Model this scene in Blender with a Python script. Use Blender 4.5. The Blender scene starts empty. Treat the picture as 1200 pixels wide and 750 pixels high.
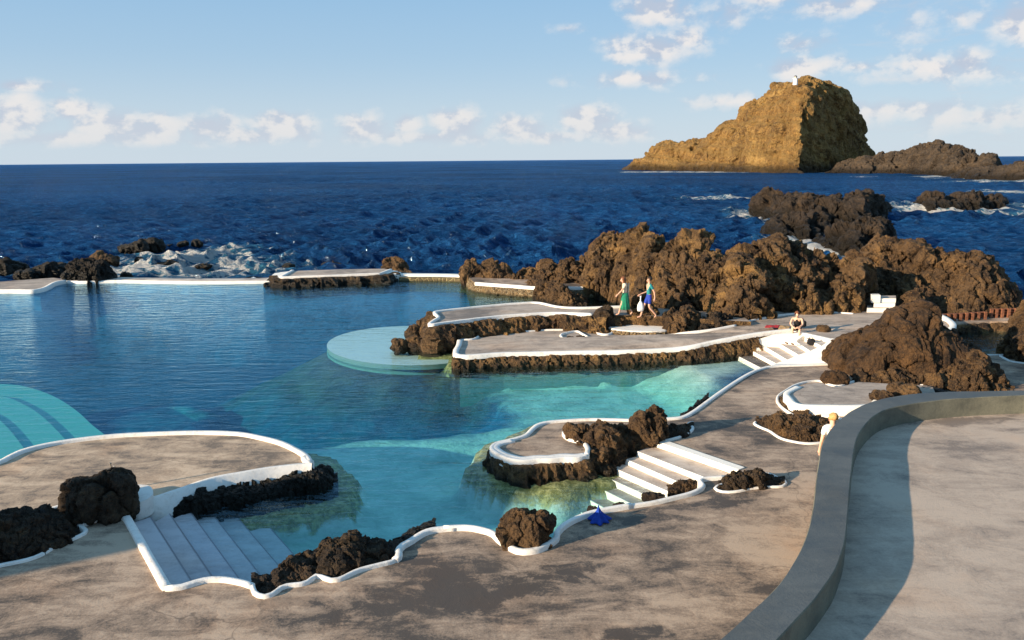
import bpy, bmesh, math, random
import numpy as np
from mathutils import Vector, Matrix
from mathutils.geometry import tessellate_polygon

random.seed(7)
RNG = np.random.default_rng(11)
SC = bpy.context.scene
COL = SC.collection

# ------------------------------------------------------------------ camera
CAM_H = 7.8
FPX = 942.0                      # focal length in pixels of the 1200 px wide photograph
PITCH = math.radians(11.26)
ROLL = math.radians(0.48)
_F = np.array([0, math.cos(PITCH), -math.sin(PITCH)])
_R0 = np.array([1.0, 0, 0])
_U0 = np.array([0, math.sin(PITCH), math.cos(PITCH)])
_R = math.cos(ROLL) * _R0 - math.sin(ROLL) * _U0
_U = math.sin(ROLL) * _R0 + math.cos(ROLL) * _U0
CAMP = np.array([0, 0, CAM_H])


def ray(px, py):
    return _F + _R * ((px - 600.0) / FPX) + _U * ((375.0 - py) / FPX)


def un(px, py, z=0.0):
    """Point of the horizontal plane at height z that a survey of the photograph puts at (px, py)."""
    d = ray(px, py)
    t = (z - CAM_H) / d[2]
    p = CAMP + d * t
    return np.array([p[0], p[1], z])


def un_dist(px, py, dist):
    """Point of the sight line at a given horizontal distance from the tripod."""
    d = ray(px, py)
    return CAMP + d * (dist / math.hypot(d[0], d[1]))


def px_per_m(p):
    return FPX / float(np.dot(np.asarray(p) - CAMP, _F))


cam_data = bpy.data.cameras.new("camera")
cam = bpy.data.objects.new("camera", cam_data)
COL.objects.link(cam)
cam_data.sensor_width = 36.0
cam_data.lens = FPX / 1200.0 * 36.0
cam_data.clip_start = 0.1
cam_data.clip_end = 60000.0
cam.matrix_world = Matrix(((_R[0], _U[0], -_F[0], 0), (_R[1], _U[1], -_F[1], 0), (_R[2], _U[2], -_F[2], CAM_H), (0, 0, 0, 1)))
SC.camera = cam

# ------------------------------------------------------------------ numeric noise


def _hash(ix, iy, iz, s):
    n = (ix * 374761393 + iy * 668265263 + iz * 1274126177 + s * 974711) & 0xFFFFFFFF
    n = ((n ^ (n >> 13)) * 1274126177) & 0xFFFFFFFF
    n = n ^ (n >> 16)
    return n / 4294967296.0


def vnoise(p, s=0):
    q = np.floor(p).astype(np.int64)
    f = p - q
    f = f * f * f * (f * (f * 6 - 15) + 10)
    r = 0
    for dx in (0, 1):
        wx = f[:, 0] if dx else 1 - f[:, 0]
        for dy in (0, 1):
            wy = f[:, 1] if dy else 1 - f[:, 1]
            for dz in (0, 1):
                wz = f[:, 2] if dz else 1 - f[:, 2]
                r = r + wx * wy * wz * _hash(q[:, 0] + dx, q[:, 1] + dy, q[:, 2] + dz, s)
    return r * 2 - 1


def fbm(p, o=4, s=0, gain=0.5):
    a, t, r = 1.0, 0.0, 0
    for i in range(o):
        r = r + a * vnoise(p * (2.03 ** i) + 17.3 * i, s + i)
        t += a
        a *= gain
    return r / t


def ridged(p, o=4, s=0):
    a, t, r = 1.0, 0.0, 0
    for i in range(o):
        r = r + a * (1 - 2 * np.abs(vnoise(p * (2.07 ** i) + 9.1 * i, s + i)))
        t += a
        a *= 0.5
    return r / t


def worley(p, s=0):
    q = np.floor(p).astype(np.int64)
    f1 = np.full(len(p), 9.0)
    f2 = np.full(len(p), 9.0)
    for dx in (-1, 0, 1):
        for dy in (-1, 0, 1):
            for dz in (-1, 0, 1):
                c = q + np.array([dx, dy, dz])
                o = np.stack([_hash(c[:, 0], c[:, 1], c[:, 2], s + k) for k in (1, 2, 3)], 1)
                d = np.linalg.norm(c + o - p, axis=1)
                n1 = np.minimum(f1, d)
                f2 = np.minimum(np.maximum(f1, d), f2)
                f1 = n1
    return f1, f2


def facets(p, s=0):
    """broken stone: every cell of a jointed mass ends in its own tilted plane; returns (plane height, joint distance)"""
    q = np.floor(p).astype(np.int64)
    n = len(p)
    f1 = np.full(n, 9.0)
    f2 = np.full(n, 9.0)
    h = np.zeros(n)
    for dx in (-1, 0, 1):
        for dy in (-1, 0, 1):
            for dz in (-1, 0, 1):
                c = q + np.array([dx, dy, dz])
                o = np.stack([_hash(c[:, 0], c[:, 1], c[:, 2], s + k) for k in (1, 2, 3)], 1)
                g = np.stack([_hash(c[:, 0], c[:, 1], c[:, 2], s + k) for k in (11, 12, 13)], 1) - 0.5
                v = p - (c + o)
                a = np.abs(v)
                d = 0.55 * (a[:, 0] + a[:, 1] + a[:, 2]) + 0.45 * np.sqrt((v * v).sum(1))
                hh = (v * g).sum(1) * 1.9 + (_hash(c[:, 0], c[:, 1], c[:, 2], s + 21) - 0.5) * 0.9
                near = d < f1
                f2 = np.where(near, f1, np.minimum(f2, d))
                h = np.where(near, hh, h)
                f1 = np.where(near, d, f1)
    return h, f2 - f1


def smooth(a, b, x):
    t = np.clip((x - a) / (b - a), 0, 1)
    return t * t * (3 - 2 * t)


# ------------------------------------------------------------------ mesh + tagging helpers


def link_mesh(name, verts, faces, mat=None, parent=None, loc=None, smoothed=False):
    verts = np.asarray(verts, dtype=float)
    if parent is not None:
        base = np.array(parent['base'])
    else:
        if loc is None:
            c = (verts.min(0) + verts.max(0)) / 2
            loc = np.array([c[0], c[1], verts[:, 2].min()])
        base = np.asarray(loc, dtype=float)
    me = bpy.data.meshes.new(name)
    me.from_pydata((verts - base).tolist(), [], [tuple(int(i) for i in f) for f in faces])
    me.validate()
    if mat is not None:
        for m in (mat if isinstance(mat, (list, tuple)) else [mat]):
            me.materials.append(m)
    if smoothed:
        me.polygons.foreach_set('use_smooth', [True] * len(me.polygons))
    me.update()
    o = bpy.data.objects.new(name, me)
    COL.objects.link(o)
    if parent is not None:
        o.parent = parent
        lb = parent.get('lbase')
    else:
        o.location = base
    o['base'] = [float(v) for v in base]
    return o


def grid_faces(nr, nc, wrap=False):
    a = np.arange(nr * nc).reshape(nr, nc)
    if wrap:
        b = np.concatenate([a, a[:, :1]], 1)
    else:
        b = a
    return np.stack([b[:-1, :-1], b[:-1, 1:], b[1:, 1:], b[1:, :-1]], -1).reshape(-1, 4)


def empty(name, loc):
    o = bpy.data.objects.new(name, None)
    o.empty_display_size = 0.2
    o.location = [float(v) for v in loc]
    o['base'] = [float(v) for v in loc]
    COL.objects.link(o)
    return o


def tag(o, label=None, cat=None, group=None, kind=None):
    if label:
        o['label'] = label
    if cat:
        o['category'] = cat
    if group:
        o['group'] = group
    if kind:
        o['kind'] = kind
    return o


def thing(name, loc, label, cat, group=None):
    return tag(empty(name, loc), label, cat, group)


def catmull(pts, n=6, closed=False):
    P = np.asarray(pts, dtype=float)
    m = len(P)
    out = []
    segs = m if closed else m - 1
    for i in range(segs):
        if closed:
            p0, p1, p2, p3 = P[(i - 1) % m], P[i], P[(i + 1) % m], P[(i + 2) % m]
        else:
            p1, p2 = P[i], P[i + 1]
            p0 = P[i - 1] if i > 0 else 2 * p1 - p2
            p3 = P[i + 2] if i + 2 < m else 2 * p2 - p1
        for k in range(n):
            t = k / n
            out.append(0.5 * (2 * p1 + (p2 - p0) * t + (2 * p0 - 5 * p1 + 4 * p2 - p3) * t * t + (3 * p1 - p0 - 3 * p2 + p3) * t ** 3))
    if not closed:
        out.append(P[-1])
    return np.array(out)


def pxs(lst, z):
    """list of photo points (px,py[,z]) -> array of surveyed positions"""
    return np.array([un(p[0], p[1], p[2] if len(p) > 2 else z) for p in lst])


def slab(name, pts, depth, mat, parent=None, zbot=None, side=None):
    P = np.asarray(pts, dtype=float)
    n = len(P)
    B = P.copy()
    B[:, 2] = (P[:, 2] - depth) if zbot is None else zbot
    tris = tessellate_polygon([[Vector((p[0], p[1], 0)) for p in P]])
    faces = []
    for t in tris:
        a, b, c = (P[i] for i in t)
        cr = (b[0] - a[0]) * (c[1] - a[1]) - (b[1] - a[1]) * (c[0] - a[0])
        faces.append(t if cr > 0 else t[::-1])
    area = 0.5 * np.sum(P[:, 0] * np.roll(P[:, 1], -1) - np.roll(P[:, 0], -1) * P[:, 1])
    for i in range(n):
        j = (i + 1) % n
        faces.append((i, i + n, j + n, j) if area > 0 else (i, j, j + n, i + n))
    o = link_mesh(name, np.concatenate([P, B]), faces, mat if side is None else [mat, side], parent)
    if side is not None:
        for k, pl in enumerate(o.data.polygons):
            pl.material_index = 0 if k < len(tris) else 1
    return o


def plan_normals(P, closed):
    if closed:
        T = np.roll(P, -1, 0) - np.roll(P, 1, 0)
    else:
        T = np.gradient(P, axis=0)
    T = T[:, :2]
    L = np.linalg.norm(T, axis=1, keepdims=True)
    T = T / np.maximum(L, 1e-6)
    return np.stack([-T[:, 1], T[:, 0]], 1)


def resample(P, step, closed=False):
    Q = np.concatenate([P, P[:1]]) if closed else P
    d = np.linalg.norm(np.diff(Q[:, :2], axis=0), axis=1)
    s = np.concatenate([[0], np.cumsum(d)])
    n = max(4, int(s[-1] / step))
    t = np.linspace(0, s[-1], n + 1)
    R = np.stack([np.interp(t, s, Q[:, k]) for k in range(3)], 1)
    return R[:-1] if closed else R


def kerb(name, P, width, height, drop, mat, parent=None, closed=False, wob=0.12, offset=0.0, step=0.12, seed=1):
    """rounded hand-trowelled kerb along P (P = top level of the paving it stands on)"""
    P = resample(np.asarray(P, float), step, closed)
    N = plan_normals(P, closed)
    n = len(P)
    w = width * 0.5 * (1 + wob * fbm(P * 1.3, 3, seed)) 
    zt = height * (1 + 0.12 * fbm(P * 1.1 + 5, 2, seed + 9))
    r = min(height, width) * 0.20
    prof = [(-1, -drop, 0), (-1, 'r', 0), (-1, 't', 1), (0, 't', 2), (1, 't', 1), (1, 'r', 0), (1, -drop, 0)]
    rows = []
    for (u, v, m) in prof:
        uu = u * (w - (r if m == 1 else 0)) + offset
        if v == 't':
            zz = P[:, 2] + zt + (0.008 if m == 2 else 0)
        elif v == 'r':
            zz = P[:, 2] + zt - r
        else:
            zz = P[:, 2] + v
        rows.append(np.stack([P[:, 0] + N[:, 0] * uu, P[:, 1] + N[:, 1] * uu, zz], 1))
    k = len(rows)
    V = np.stack(rows, 1)            # n,k,3
    if closed:
        V2 = np.concatenate([V, V[:1]])
        faces = grid_faces(n + 1, k)
        faces = np.where(faces >= n * k, faces - n * k, faces)
        verts = V.reshape(-1, 3)
        fl = [tuple(f[::-1]) for f in faces]
    else:
        verts = V.reshape(-1, 3)
        fl = [tuple(f[::-1]) for f in grid_faces(n, k)]
        fl.append(tuple(range(k)))
        fl.append(tuple(range((n - 1) * k, n * k))[::-1])
    return link_mesh(name, verts, fl, mat, parent, smoothed=True)


def vert_normals(me):
    a = np.empty(len(me.vertices) * 3)
    me.vertex_normals.foreach_get('vector', a)
    return a.reshape(-1, 3)


def get_co(me):
    a = np.empty(len(me.vertices) * 3)
    me.vertices.foreach_get('co', a)
    return a.reshape(-1, 3)


def set_co(me, c):
    me.vertices.foreach_set('co', np.asarray(c, float).ravel())
    me.update()


def crag(o, amp, size, seed=0, jag=0.5, stretch=0.75, crack=0.5, fine=1.0, fade=None, gul=0.7, flat=True, strata=None):
    """weather a rock mesh: leaning fins, jointed blocks, crevices and clinker roughness"""
    me = o.data
    base = np.array(o['base'])
    fade = 1.0 if fade is None else fade
    co = get_co(me)
    nm = vert_normals(me)
    w = co + base
    lean = w.copy()
    lean[:, 0] += 0.35 * w[:, 2]
    wp = lean * np.array([1, 1, stretch * 0.62]) / size
    wv = np.stack([fbm(wp * 1.1, 3, seed + 40), fbm(wp * 1.1 + 31, 3, seed + 41), fbm(wp * 1.1 + 77, 3, seed + 42)], 1)
    wp = wp + 0.45 * wv
    fh, fj = facets(wp * 0.80, seed)
    fin = ridged(wp * np.array([0.8, 0.8, 0.45]) + 3.3, 4, seed + 5)
    gully = ridged(lean * np.array([1, 1, 0.22]) / (size * 2.6) + 1.7, 3, seed + 20)
    d = amp * (0.95 * fh + 1.15 * jag * fin + gul * gully)
    d = d - amp * crack * 0.8 * np.exp(-(fj / 0.09) ** 2)
    if strata is not None:
        sl = w @ np.array(strata[0]) * strata[1] + 0.5 * fbm(w / size * 0.8, 3, seed + 33)
        d = d + strata[2] * vnoise(np.c_[sl, 0 * sl, 0 * sl], seed + 34) + 0.5 * strata[2] * vnoise(np.c_[sl * 2.7, 0 * sl, 0 * sl], seed + 35)
    set_co(me, co + nm * (d * fade)[:, None])
    # second generation of joints
    co = get_co(me)
    nm = vert_normals(me)
    w = co + base
    w2 = w * np.array([1, 1, 0.7]) / size * 2.3 + 0.5 * wv + 13
    gh, gj = facets(w2, seed + 3)
    d = 0.36 * gh - 0.20 * np.exp(-(gj / 0.10) ** 2) + 0.26 * ridged(w * np.array([1, 1, 0.7]) / size * 3.1 + 5, 4, seed + 8) + 0.10 * fbm(w / size * 9, 3, seed + 9)
    set_co(me, co + nm * (amp * fine * d * fade)[:, None])
    me.polygons.foreach_set('use_smooth', [not flat] * len(me.polygons))


def interp(lst, x):
    a = np.array(sorted((p[0], p[1]) for p in lst), float)
    return np.interp(x, a[:, 0], a[:, 1])


def ridge_rock(name, base, top, zb, off, back, mat, amp, size, seed=0, n=None, rows=44, jag=0.5, crack=0.5, below=0.8,
               label=None, cat='rock', group=None, power=1.0, hollow=None, stretch=0.75, fine=1.0, comp=0.35, gul=0.8, strata=None, loc=None):
    """crag surveyed by its foot line and its skyline; off/back = metres from foot to crest and from crest to rear foot"""
    x0, x1 = top[0][0], top[-1][0]
    if n is None:
        n = int(max(40, (x1 - x0) * 1.3))
    X = np.linspace(x0, x1, n)
    yb = interp(base, X)
    yt = np.minimum(interp(top, X), yb - 0.4)
    offs = interp(off, X) if isinstance(off, (list, tuple)) else np.full(n, float(off))
    V = np.zeros((n, 2 * rows + 1, 3))
    for i in range(n):
        p0 = un(X[i], yb[i], zb)
        dist = math.hypot(p0[0], p0[1])
        hd = p0[:2] / dist
        o_ = offs[i]
        hh = 1.0
        p1 = un_dist(X[i], yt[i], dist + o_)
        h = max(p1[2] - zb, 0.05)
        o_ = min(o_, 0.35 + h * 2.2) if h < 1.2 and dist < 150 else o_
        p1 = un_dist(X[i], yt[i], dist + o_)
        h = max(p1[2] - zb, 0.05) - comp * amp * min(1, h / (2.5 * amp))
        h = max(h, 0.04)
        hol = 0.0
        if hollow is not None:
            hol = float(interp(hollow, X[i]))
        bk = min(back, 0.4 + h * 2.0) if dist < 150 else back
        for k in range(rows + 1):
            t = k / rows
            a = math.pi / 2 * t
            q = o_ * (1 - math.cos(a)) ** power + hol * math.sin(math.pi * min(1, t * 1.25)) * (1 if t < 0.8 else 0)
            V[i, k] = (p0[0] + hd[0] * q, p0[1] + hd[1] * q, zb + h * math.sin(a))
        for k in range(1, rows + 1):
            a = math.pi / 2 * k / rows
            q = o_ + bk * math.sin(a)
            V[i, rows + k] = (p0[0] + hd[0] * q, p0[1] + hd[1] * q, zb + (h + below) * math.cos(a) - below)
    first = V[:, :1].copy()
    first[:, 0, 2] -= below
    V = np.concatenate([first, V], 1)
    m = V.shape[1]
    faces = [tuple(f[::-1]) for f in grid_faces(n, m)]
    faces.append(tuple(range(m)))
    faces.append(tuple(range((n - 1) * m, n * m))[::-1])
    o = link_mesh(name, V.reshape(-1, 3), faces, mat)
    # orient
    hgt = V[:, :, 2].max(1) - zb
    fade = np.repeat(np.clip(0.30 + hgt / (2.2 * amp), 0.3, 1.0)[:, None], m, 1).ravel()
    crag(o, amp, size, seed, jag, stretch, crack, fine, fade, gul, strata=strata)
    tag(o, label, cat, group)
    return o


def boulder(name, cx, by, wpx, hpx, zb, mat, label, seed=0, depth=0.85, amp=0.16, size=0.5, sub=5, group=None, cat='rock', sink=0.25, jag=0.4, crack=0.6, fine=0.6, shape=None, parent=None, yaw=0.0):
    p = un(cx, by, zb)
    s = px_per_m(p)
    w = wpx / s * 0.92
    # foreshortening: part of the pixel height is the boulder's own depth seen from above
    el = math.atan2(CAM_H - zb, math.hypot(p[0], p[1]))
    dp = w * depth
    h = max((hpx / s * 0.95 - 0.35 * dp * math.sin(el)) / math.cos(el), 0.12)
    hd = np.array([p[0], p[1]]) / math.hypot(p[0], p[1])
    c = np.array([p[0] + hd[0] * dp * 0.42, p[1] + hd[1] * dp * 0.42, zb])
    bm = bmesh.new()
    bmesh.ops.create_icosphere(bm, subdivisions=sub, radius=1.0)
    co = np.array([v.co for v in bm.verts])
    faces = [tuple(v.index for v in f.verts) for f in bm.faces]
    bm.free()
    # squarer than a ball
    co = np.sign(co) * np.abs(co) ** 0.85
    lump = 1 + 0.22 * fbm(co * 1.1 + seed * 3.7, 2, seed)
    co = co * lump[:, None]
    if shape is not None:
        co = shape(co)
    ca, sa = math.cos(yaw), math.sin(yaw)
    right = np.array([hd[1], -hd[0]])
    X = co[:, 0] * w * 0.5
    Y = co[:, 1] * dp * 0.5
    X, Y = X * ca - Y * sa, X * sa + Y * ca
    hz = h / (1 + (1 - sink))
    Z = (co[:, 2] + (1 - sink)) * hz
    V = np.stack([c[0] + right[0] * X + hd[0] * Y, c[1] + right[1] * X + hd[1] * Y, zb + Z - 0.02], 1)
    o = link_mesh(name, V, faces, mat, parent, loc=None if parent is not None else (c[0], c[1], zb))
    m = min(w, h * 1.4)
    crag(o, amp * m, size * m, seed, jag, 0.9, crack, fine, gul=0.5, flat=sub >= 6)
    if parent is None:
        tag(o, label, cat, group)
    return o


def rock_band(name, P, ztop, zbot, bulge, mat, parent=None, amp=0.1, size=0.35, seed=0, side=1, step=0.06, rows=14, lean=0.0, closed=False):
    """rough stone facing under the edge P; side = +1 left of travel"""
    P = resample(np.asarray(P, float), step, closed)
    N = plan_normals(P, closed) * side
    n = len(P)
    zt = (P[:, 2] + ztop)
    V = np.zeros((n, rows, 3))
    for k in range(rows):
        t = k / (rows - 1)
        b = bulge * math.sin(math.pi * min(1, t * 0.9 + 0.1)) + lean * t
        if k == 0:
            b = -0.10
        V[:, k, 0] = P[:, 0] + N[:, 0] * b
        V[:, k, 1] = P[:, 1] + N[:, 1] * b
        V[:, k, 2] = zt * (1 - t) + zbot * t
    f = grid_faces(n, rows)
    f = [tuple(q[::-1]) for q in f] if side > 0 else [tuple(q) for q in f]
    o = link_mesh(name, V.reshape(-1, 3), f, mat, parent)
    fade = np.ones((n, rows))
    fade[:, 0] = 0.1
    fade[:, 1] = 0.6
    crag(o, amp, size, seed, 0.45, 0.9, 0.7, 1.0, fade.ravel())
    return o
# ------------------------------------------------------------------ light
SUN_EL = math.radians(15.0)
SUN_DIR = np.array([0.88, 0.475])            # the way the light travels across the ground
SUN_DIR = SUN_DIR / np.linalg.norm(SUN_DIR)
L3 = Vector((SUN_DIR[0] * math.cos(SUN_EL), SUN_DIR[1] * math.cos(SUN_EL), -math.sin(SUN_EL)))
sd = bpy.data.lights.new('sun', 'SUN')
sd.energy = 5.0
sd.angle = math.radians(0.5)
sd.color = (1.0, 0.80, 0.57)
so = bpy.data.objects.new('sun', sd)
so.rotation_euler = (-L3).to_track_quat('Z', 'Y').to_euler()
so.location = (-30, -20, 40)
COL.objects.link(so)


class NT:
    """tiny node-tree writer"""

    def __init__(self, tree):
        self.t = tree
        self.n = tree.nodes
        self.l = tree.links

    def add(self, typ, **kw):
        nd = self.n.new(typ)
        for k, v in kw.items():
            setattr(nd, k, v)
        return nd

    def set(self, sock, v):
        if v is None:
            return
        if isinstance(v, bpy.types.NodeSocket):
            self.l.new(v, sock)
        else:
            sock.default_value = v

    def math(self, op, a, b=None, c=None, clamp=False):
        nd = self.add('ShaderNodeMath', operation=op, use_clamp=clamp)
        for i, v in enumerate((a, b, c)):
            self.set(nd.inputs[i], v)
        return nd.outputs[0]

    def vmath(self, op, a, b=None, scale=None):
        nd = self.add('ShaderNodeVectorMath', operation=op)
        self.set(nd.inputs[0], a)
        if b is not None:
            self.set(nd.inputs[1], b)
        if scale is not None:
            self.set(nd.inputs['Scale'], scale)
        return nd.outputs['Value'] if op in ('LENGTH', 'DOT_PRODUCT', 'DISTANCE') else nd.outputs[0]

    def maprange(self, v, a, b, c=0.0, d=1.0, smooth=True):
        nd = self.add('ShaderNodeMapRange', interpolation_type='SMOOTHSTEP' if smooth else 'LINEAR')
        self.set(nd.inputs['Value'], v)
        for k, x in (('From Min', a), ('From Max', b), ('To Min', c), ('To Max', d)):
            self.set(nd.inputs[k], x)
        return nd.outputs['Result']

    def noise(self, vec, scale, detail=4, rough=0.55, dist=0.0):
        nd = self.add('ShaderNodeTexNoise')
        self.set(nd.inputs['Vector'], vec)
        self.set(nd.inputs['Scale'], scale)
        nd.inputs['Detail'].default_value = detail
        nd.inputs['Roughness'].default_value = rough
        nd.inputs['Distortion'].default_value = dist
        return nd.outputs['Fac']

    def voronoi(self, vec, scale, feature='F1', rand=1.0):
        nd = self.add('ShaderNodeTexVoronoi', feature=feature)
        self.set(nd.inputs['Vector'], vec)
        nd.inputs['Scale'].default_value = scale
        nd.inputs['Randomness'].default_value = rand
        return nd.outputs['Distance']

    def mix(self, f, a, b, blend='MIX'):
        nd = self.add('ShaderNodeMix', data_type='RGBA', blend_type=blend)
        self.set(nd.inputs['Factor'], f)
        for s, v in ((nd.inputs[6], a), (nd.inputs[7], b)):
            if isinstance(v, tuple) and len(v) == 3:
                v = v + (1,)
            self.set(s, v)
        return nd.outputs[2]

    def mapping(self, vec, scale=(1, 1, 1), rot=(0, 0, 0), loc=(0, 0, 0)):
        nd = self.add('ShaderNodeMapping')
        self.set(nd.inputs['Vector'], vec)
        nd.inputs['Scale'].default_value = scale
        nd.inputs['Rotation'].default_value = rot
        nd.inputs['Location'].default_value = loc
        return nd.outputs[0]

    def bump(self, h, strength=0.5, dist=0.02, normal=None):
        nd = self.add('ShaderNodeBump')
        nd.inputs['Strength'].default_value = strength
        nd.inputs['Distance'].default_value = dist
        self.set(nd.inputs['Height'], h)
        if normal is not None:
            self.l.new(normal, nd.inputs['Normal'])
        return nd.outputs[0]


def new_mat(name):
    m = bpy.data.materials.new(name)
    m.use_nodes = True
    t = NT(m.node_tree)
    b = m.node_tree.nodes['Principled BSDF']
    b.inputs['Specular IOR Level'].default_value = 0.3
    geo = t.add('ShaderNodeNewGeometry')
    return m, t, b, geo.outputs['Position'], geo


def concrete(name, dark, mid, light, streak_rot=0.5, spots=(), rough=0.85, dry=0.5):
    """weathered concrete: broad damp clouds, trowel streaks, grit and hairline cracks"""
    m, t, b, P, g = new_mat(name)
    big = t.noise(P, 0.22, 5, 0.62, 0.6)
    st = t.mapping(P, (0.6, 1.7, 1.0), (0, 0, streak_rot))
    streak = t.noise(st, 1.1, 6, 0.68, 0.8)
    med = t.noise(P, 1.9, 10, 0.76, 0.7)
    fine = t.noise(P, 22, 6, 0.8)
    f = t.math('ADD', t.math('MULTIPLY', big, 0.9), t.math('MULTIPLY', streak, 0.75))
    f = t.math('ADD', f, t.math('MULTIPLY', med, 0.55))
    f = t.math('ADD', f, t.math('MULTIPLY', fine, 0.42))
    f = t.maprange(f, 1.10, 1.54, 0, 1)
    for (x, y, rx, ry, ang, amt) in spots:           # stains and other darker patches, each at its own place
        v = t.vmath('SUBTRACT', P, (x, y, 0))
        v = t.mapping(v, (1 / rx, 1 / ry, 0), (0, 0, 0)) if ang == 0 else t.mapping(t.mapping(v, (1, 1, 0), (0, 0, -ang)), (1 / rx, 1 / ry, 0))
        d = t.vmath('LENGTH', v)
        d = t.math('ADD', d, t.math('MULTIPLY', t.math('SUBTRACT', t.noise(P, 1.3, 6, 0.72, 0.8), 0.5), 2.2))
        k = t.maprange(d, 0.55, 1.0, amt * 0.58, 0.0)
        f = t.math('SUBTRACT', f, k, clamp=True)
    c = t.mix(t.maprange(f, 0.0, 0.5), dark, mid)
    c = t.mix(t.maprange(f, 0.42, 1.0), c, light)
    warm = t.noise(P, 0.5, 4, 0.6)
    c = t.mix(t.maprange(warm, 0.5, 0.75, 0, 0.5), c, t.mix(1.0, c, (1.12, 0.93, 0.78), 'MULTIPLY'))
    cr = t.voronoi(t.vmath('ADD', P, t.vmath('SCALE', t.add_noise_vec(P, 1.2), scale=0.9)), 0.13, 'DISTANCE_TO_EDGE')
    crk = t.math('MULTIPLY', t.maprange(cr, 0.0, 0.0035, 0.55, 0.0), t.maprange(t.noise(P, 0.3, 3, 0.6), 0.45, 0.6))
    c = t.mix(crk, c, dark)
    t.set(b.inputs['Base Color'], c)
    t.set(b.inputs['Roughness'], t.maprange(f, 0.0, 0.6, rough - 0.2, rough))
    h = t.math('ADD', t.math('MULTIPLY', fine, 0.5), t.math('MULTIPLY', med, 1.2))
    t.set(b.inputs['Normal'], t.bump(h, 0.5, 0.02))
    return m


def _noise_vec(self, vec, scale):
    nd = self.add('ShaderNodeTexNoise')
    self.set(nd.inputs['Vector'], vec)
    nd.inputs['Scale'].default_value = scale
    nd.inputs['Detail'].default_value = 3
    return self.vmath('SUBTRACT', nd.outputs['Color'], (0.5, 0.5, 0.5))


NT.add_noise_vec = _noise_vec


def whitewash(name, base=(0.74, 0.71, 0.66), dirt=(0.36, 0.30, 0.235), amount=0.75):
    m, t, b, P, g = new_mat(name)
    n = t.noise(P, 2.2, 6, 0.7, 0.5)
    n2 = t.noise(P, 11, 4, 0.65)
    f = t.math('ADD', t.math('MULTIPLY', n, 0.65), t.math('MULTIPLY', n2, 0.35))
    c = t.mix(t.maprange(f, 0.47, 0.78, 0, amount), base, dirt)
    chips = t.noise(P, 24, 4, 0.7)
    c = t.mix(t.maprange(chips, 0.66, 0.72, 0, 0.35), c, dirt)
    t.set(b.inputs['Base Color'], c)
    b.inputs['Roughness'].default_value = 0.7
    t.set(b.inputs['Normal'], t.bump(t.math('ADD', n2, t.math('MULTIPLY', t.noise(P, 45, 3), 0.4)), 0.4, 0.02))
    return m


def lava(name, dark, mid, ochre, wet_top=0.25, wet_soft=0.25, scale=1.0, ochre_amt=0.55, bump=1.0, strata=None):
    m, t, b, P, g = new_mat(name)
    n = t.noise(P, 0.9 * scale, 6, 0.65, 0.4)
    n2 = t.noise(P, 5.5 * scale, 6, 0.72, 0.2)
    n3 = t.noise(P, 26 * scale, 4, 0.75)
    f = t.math('ADD', t.math('MULTIPLY', n, 0.5), t.math('MULTIPLY', n2, 0.5))
    f = t.math('ADD', f, t.math('MULTIPLY', t.math('SUBTRACT', n3, 0.5), 0.5))
    c = t.mix(t.maprange(f, 0.36, 0.62), dark, mid)
    o = t.noise(t.vmath('ADD', P, (7.7, 3.1, 1.9)), 0.7 * scale, 5, 0.7)
    c = t.mix(t.math('MULTIPLY', t.maprange(o, 0.48, 0.66, 0, ochre_amt), t.maprange(f, 0.38, 0.6)), c, ochre)
    pale = t.noise(t.vmath('ADD', P, (1.7, 9.1, 4.4)), 9 * scale, 5, 0.75)
    c = t.mix(t.maprange(pale, 0.62, 0.74, 0, 0.45), c, tuple(min(1, 1.5 * x + 0.02) for x in mid))
    if strata is not None:
        sv = t.vmath('DOT_PRODUCT', P, strata[0])
        sv = t.math('ADD', t.math('MULTIPLY', sv, strata[1]), t.math('MULTIPLY', t.noise(P, 0.05, 5, 0.6), strata[2]))
        band = t.noise(t.add_comb(sv), 1.0, 3, 0.6)
        c = t.mix(t.maprange(band, 0.46, 0.58, 0, 0.75), c, tuple(x * 0.48 for x in ochre))
    sep = t.add('ShaderNodeSeparateXYZ')
    t.l.new(P, sep.inputs[0])
    z = t.math('ADD', sep.outputs[2], t.math('MULTIPLY', t.math('SUBTRACT', n2, 0.5), 0.5))
    wet = t.maprange(z, wet_top, wet_top + wet_soft, 1, 0)
    c = t.mix(t.math('MULTIPLY', wet, 0.8), c, (0.016, 0.014, 0.010))
    t.set(b.inputs['Base Color'], c)
    t.set(b.inputs['Roughness'], t.maprange(wet, 0, 1, 0.9, 0.45))
    v = t.voronoi(t.vmath('ADD', P, t.vmath('SCALE', t.add_noise_vec(P, 4.0 * scale), scale=0.25 / scale)), 5.0 * scale)
    v2 = t.noise(t.mapping(P, (1, 1, 0.55), (0.2, 0.3, 0)), 12.0 * scale, 6, 0.75, 0.6)
    h = t.math('ADD', t.math('MULTIPLY', v, -0.22), t.math('MULTIPLY', n2, 1.1))
    h = t.math('ADD', h, t.math('MULTIPLY', v2, 0.7))
    h = t.math('ADD', h, t.math('MULTIPLY', n3, 0.35))
    t.set(b.inputs['Normal'], t.bump(h, bump, 0.30 / scale))
    return m


def _comb(self, x):
    nd = self.add('ShaderNodeCombineXYZ')
    self.set(nd.inputs[0], x)
    return nd.outputs[0]


NT.add_comb = _comb


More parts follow.
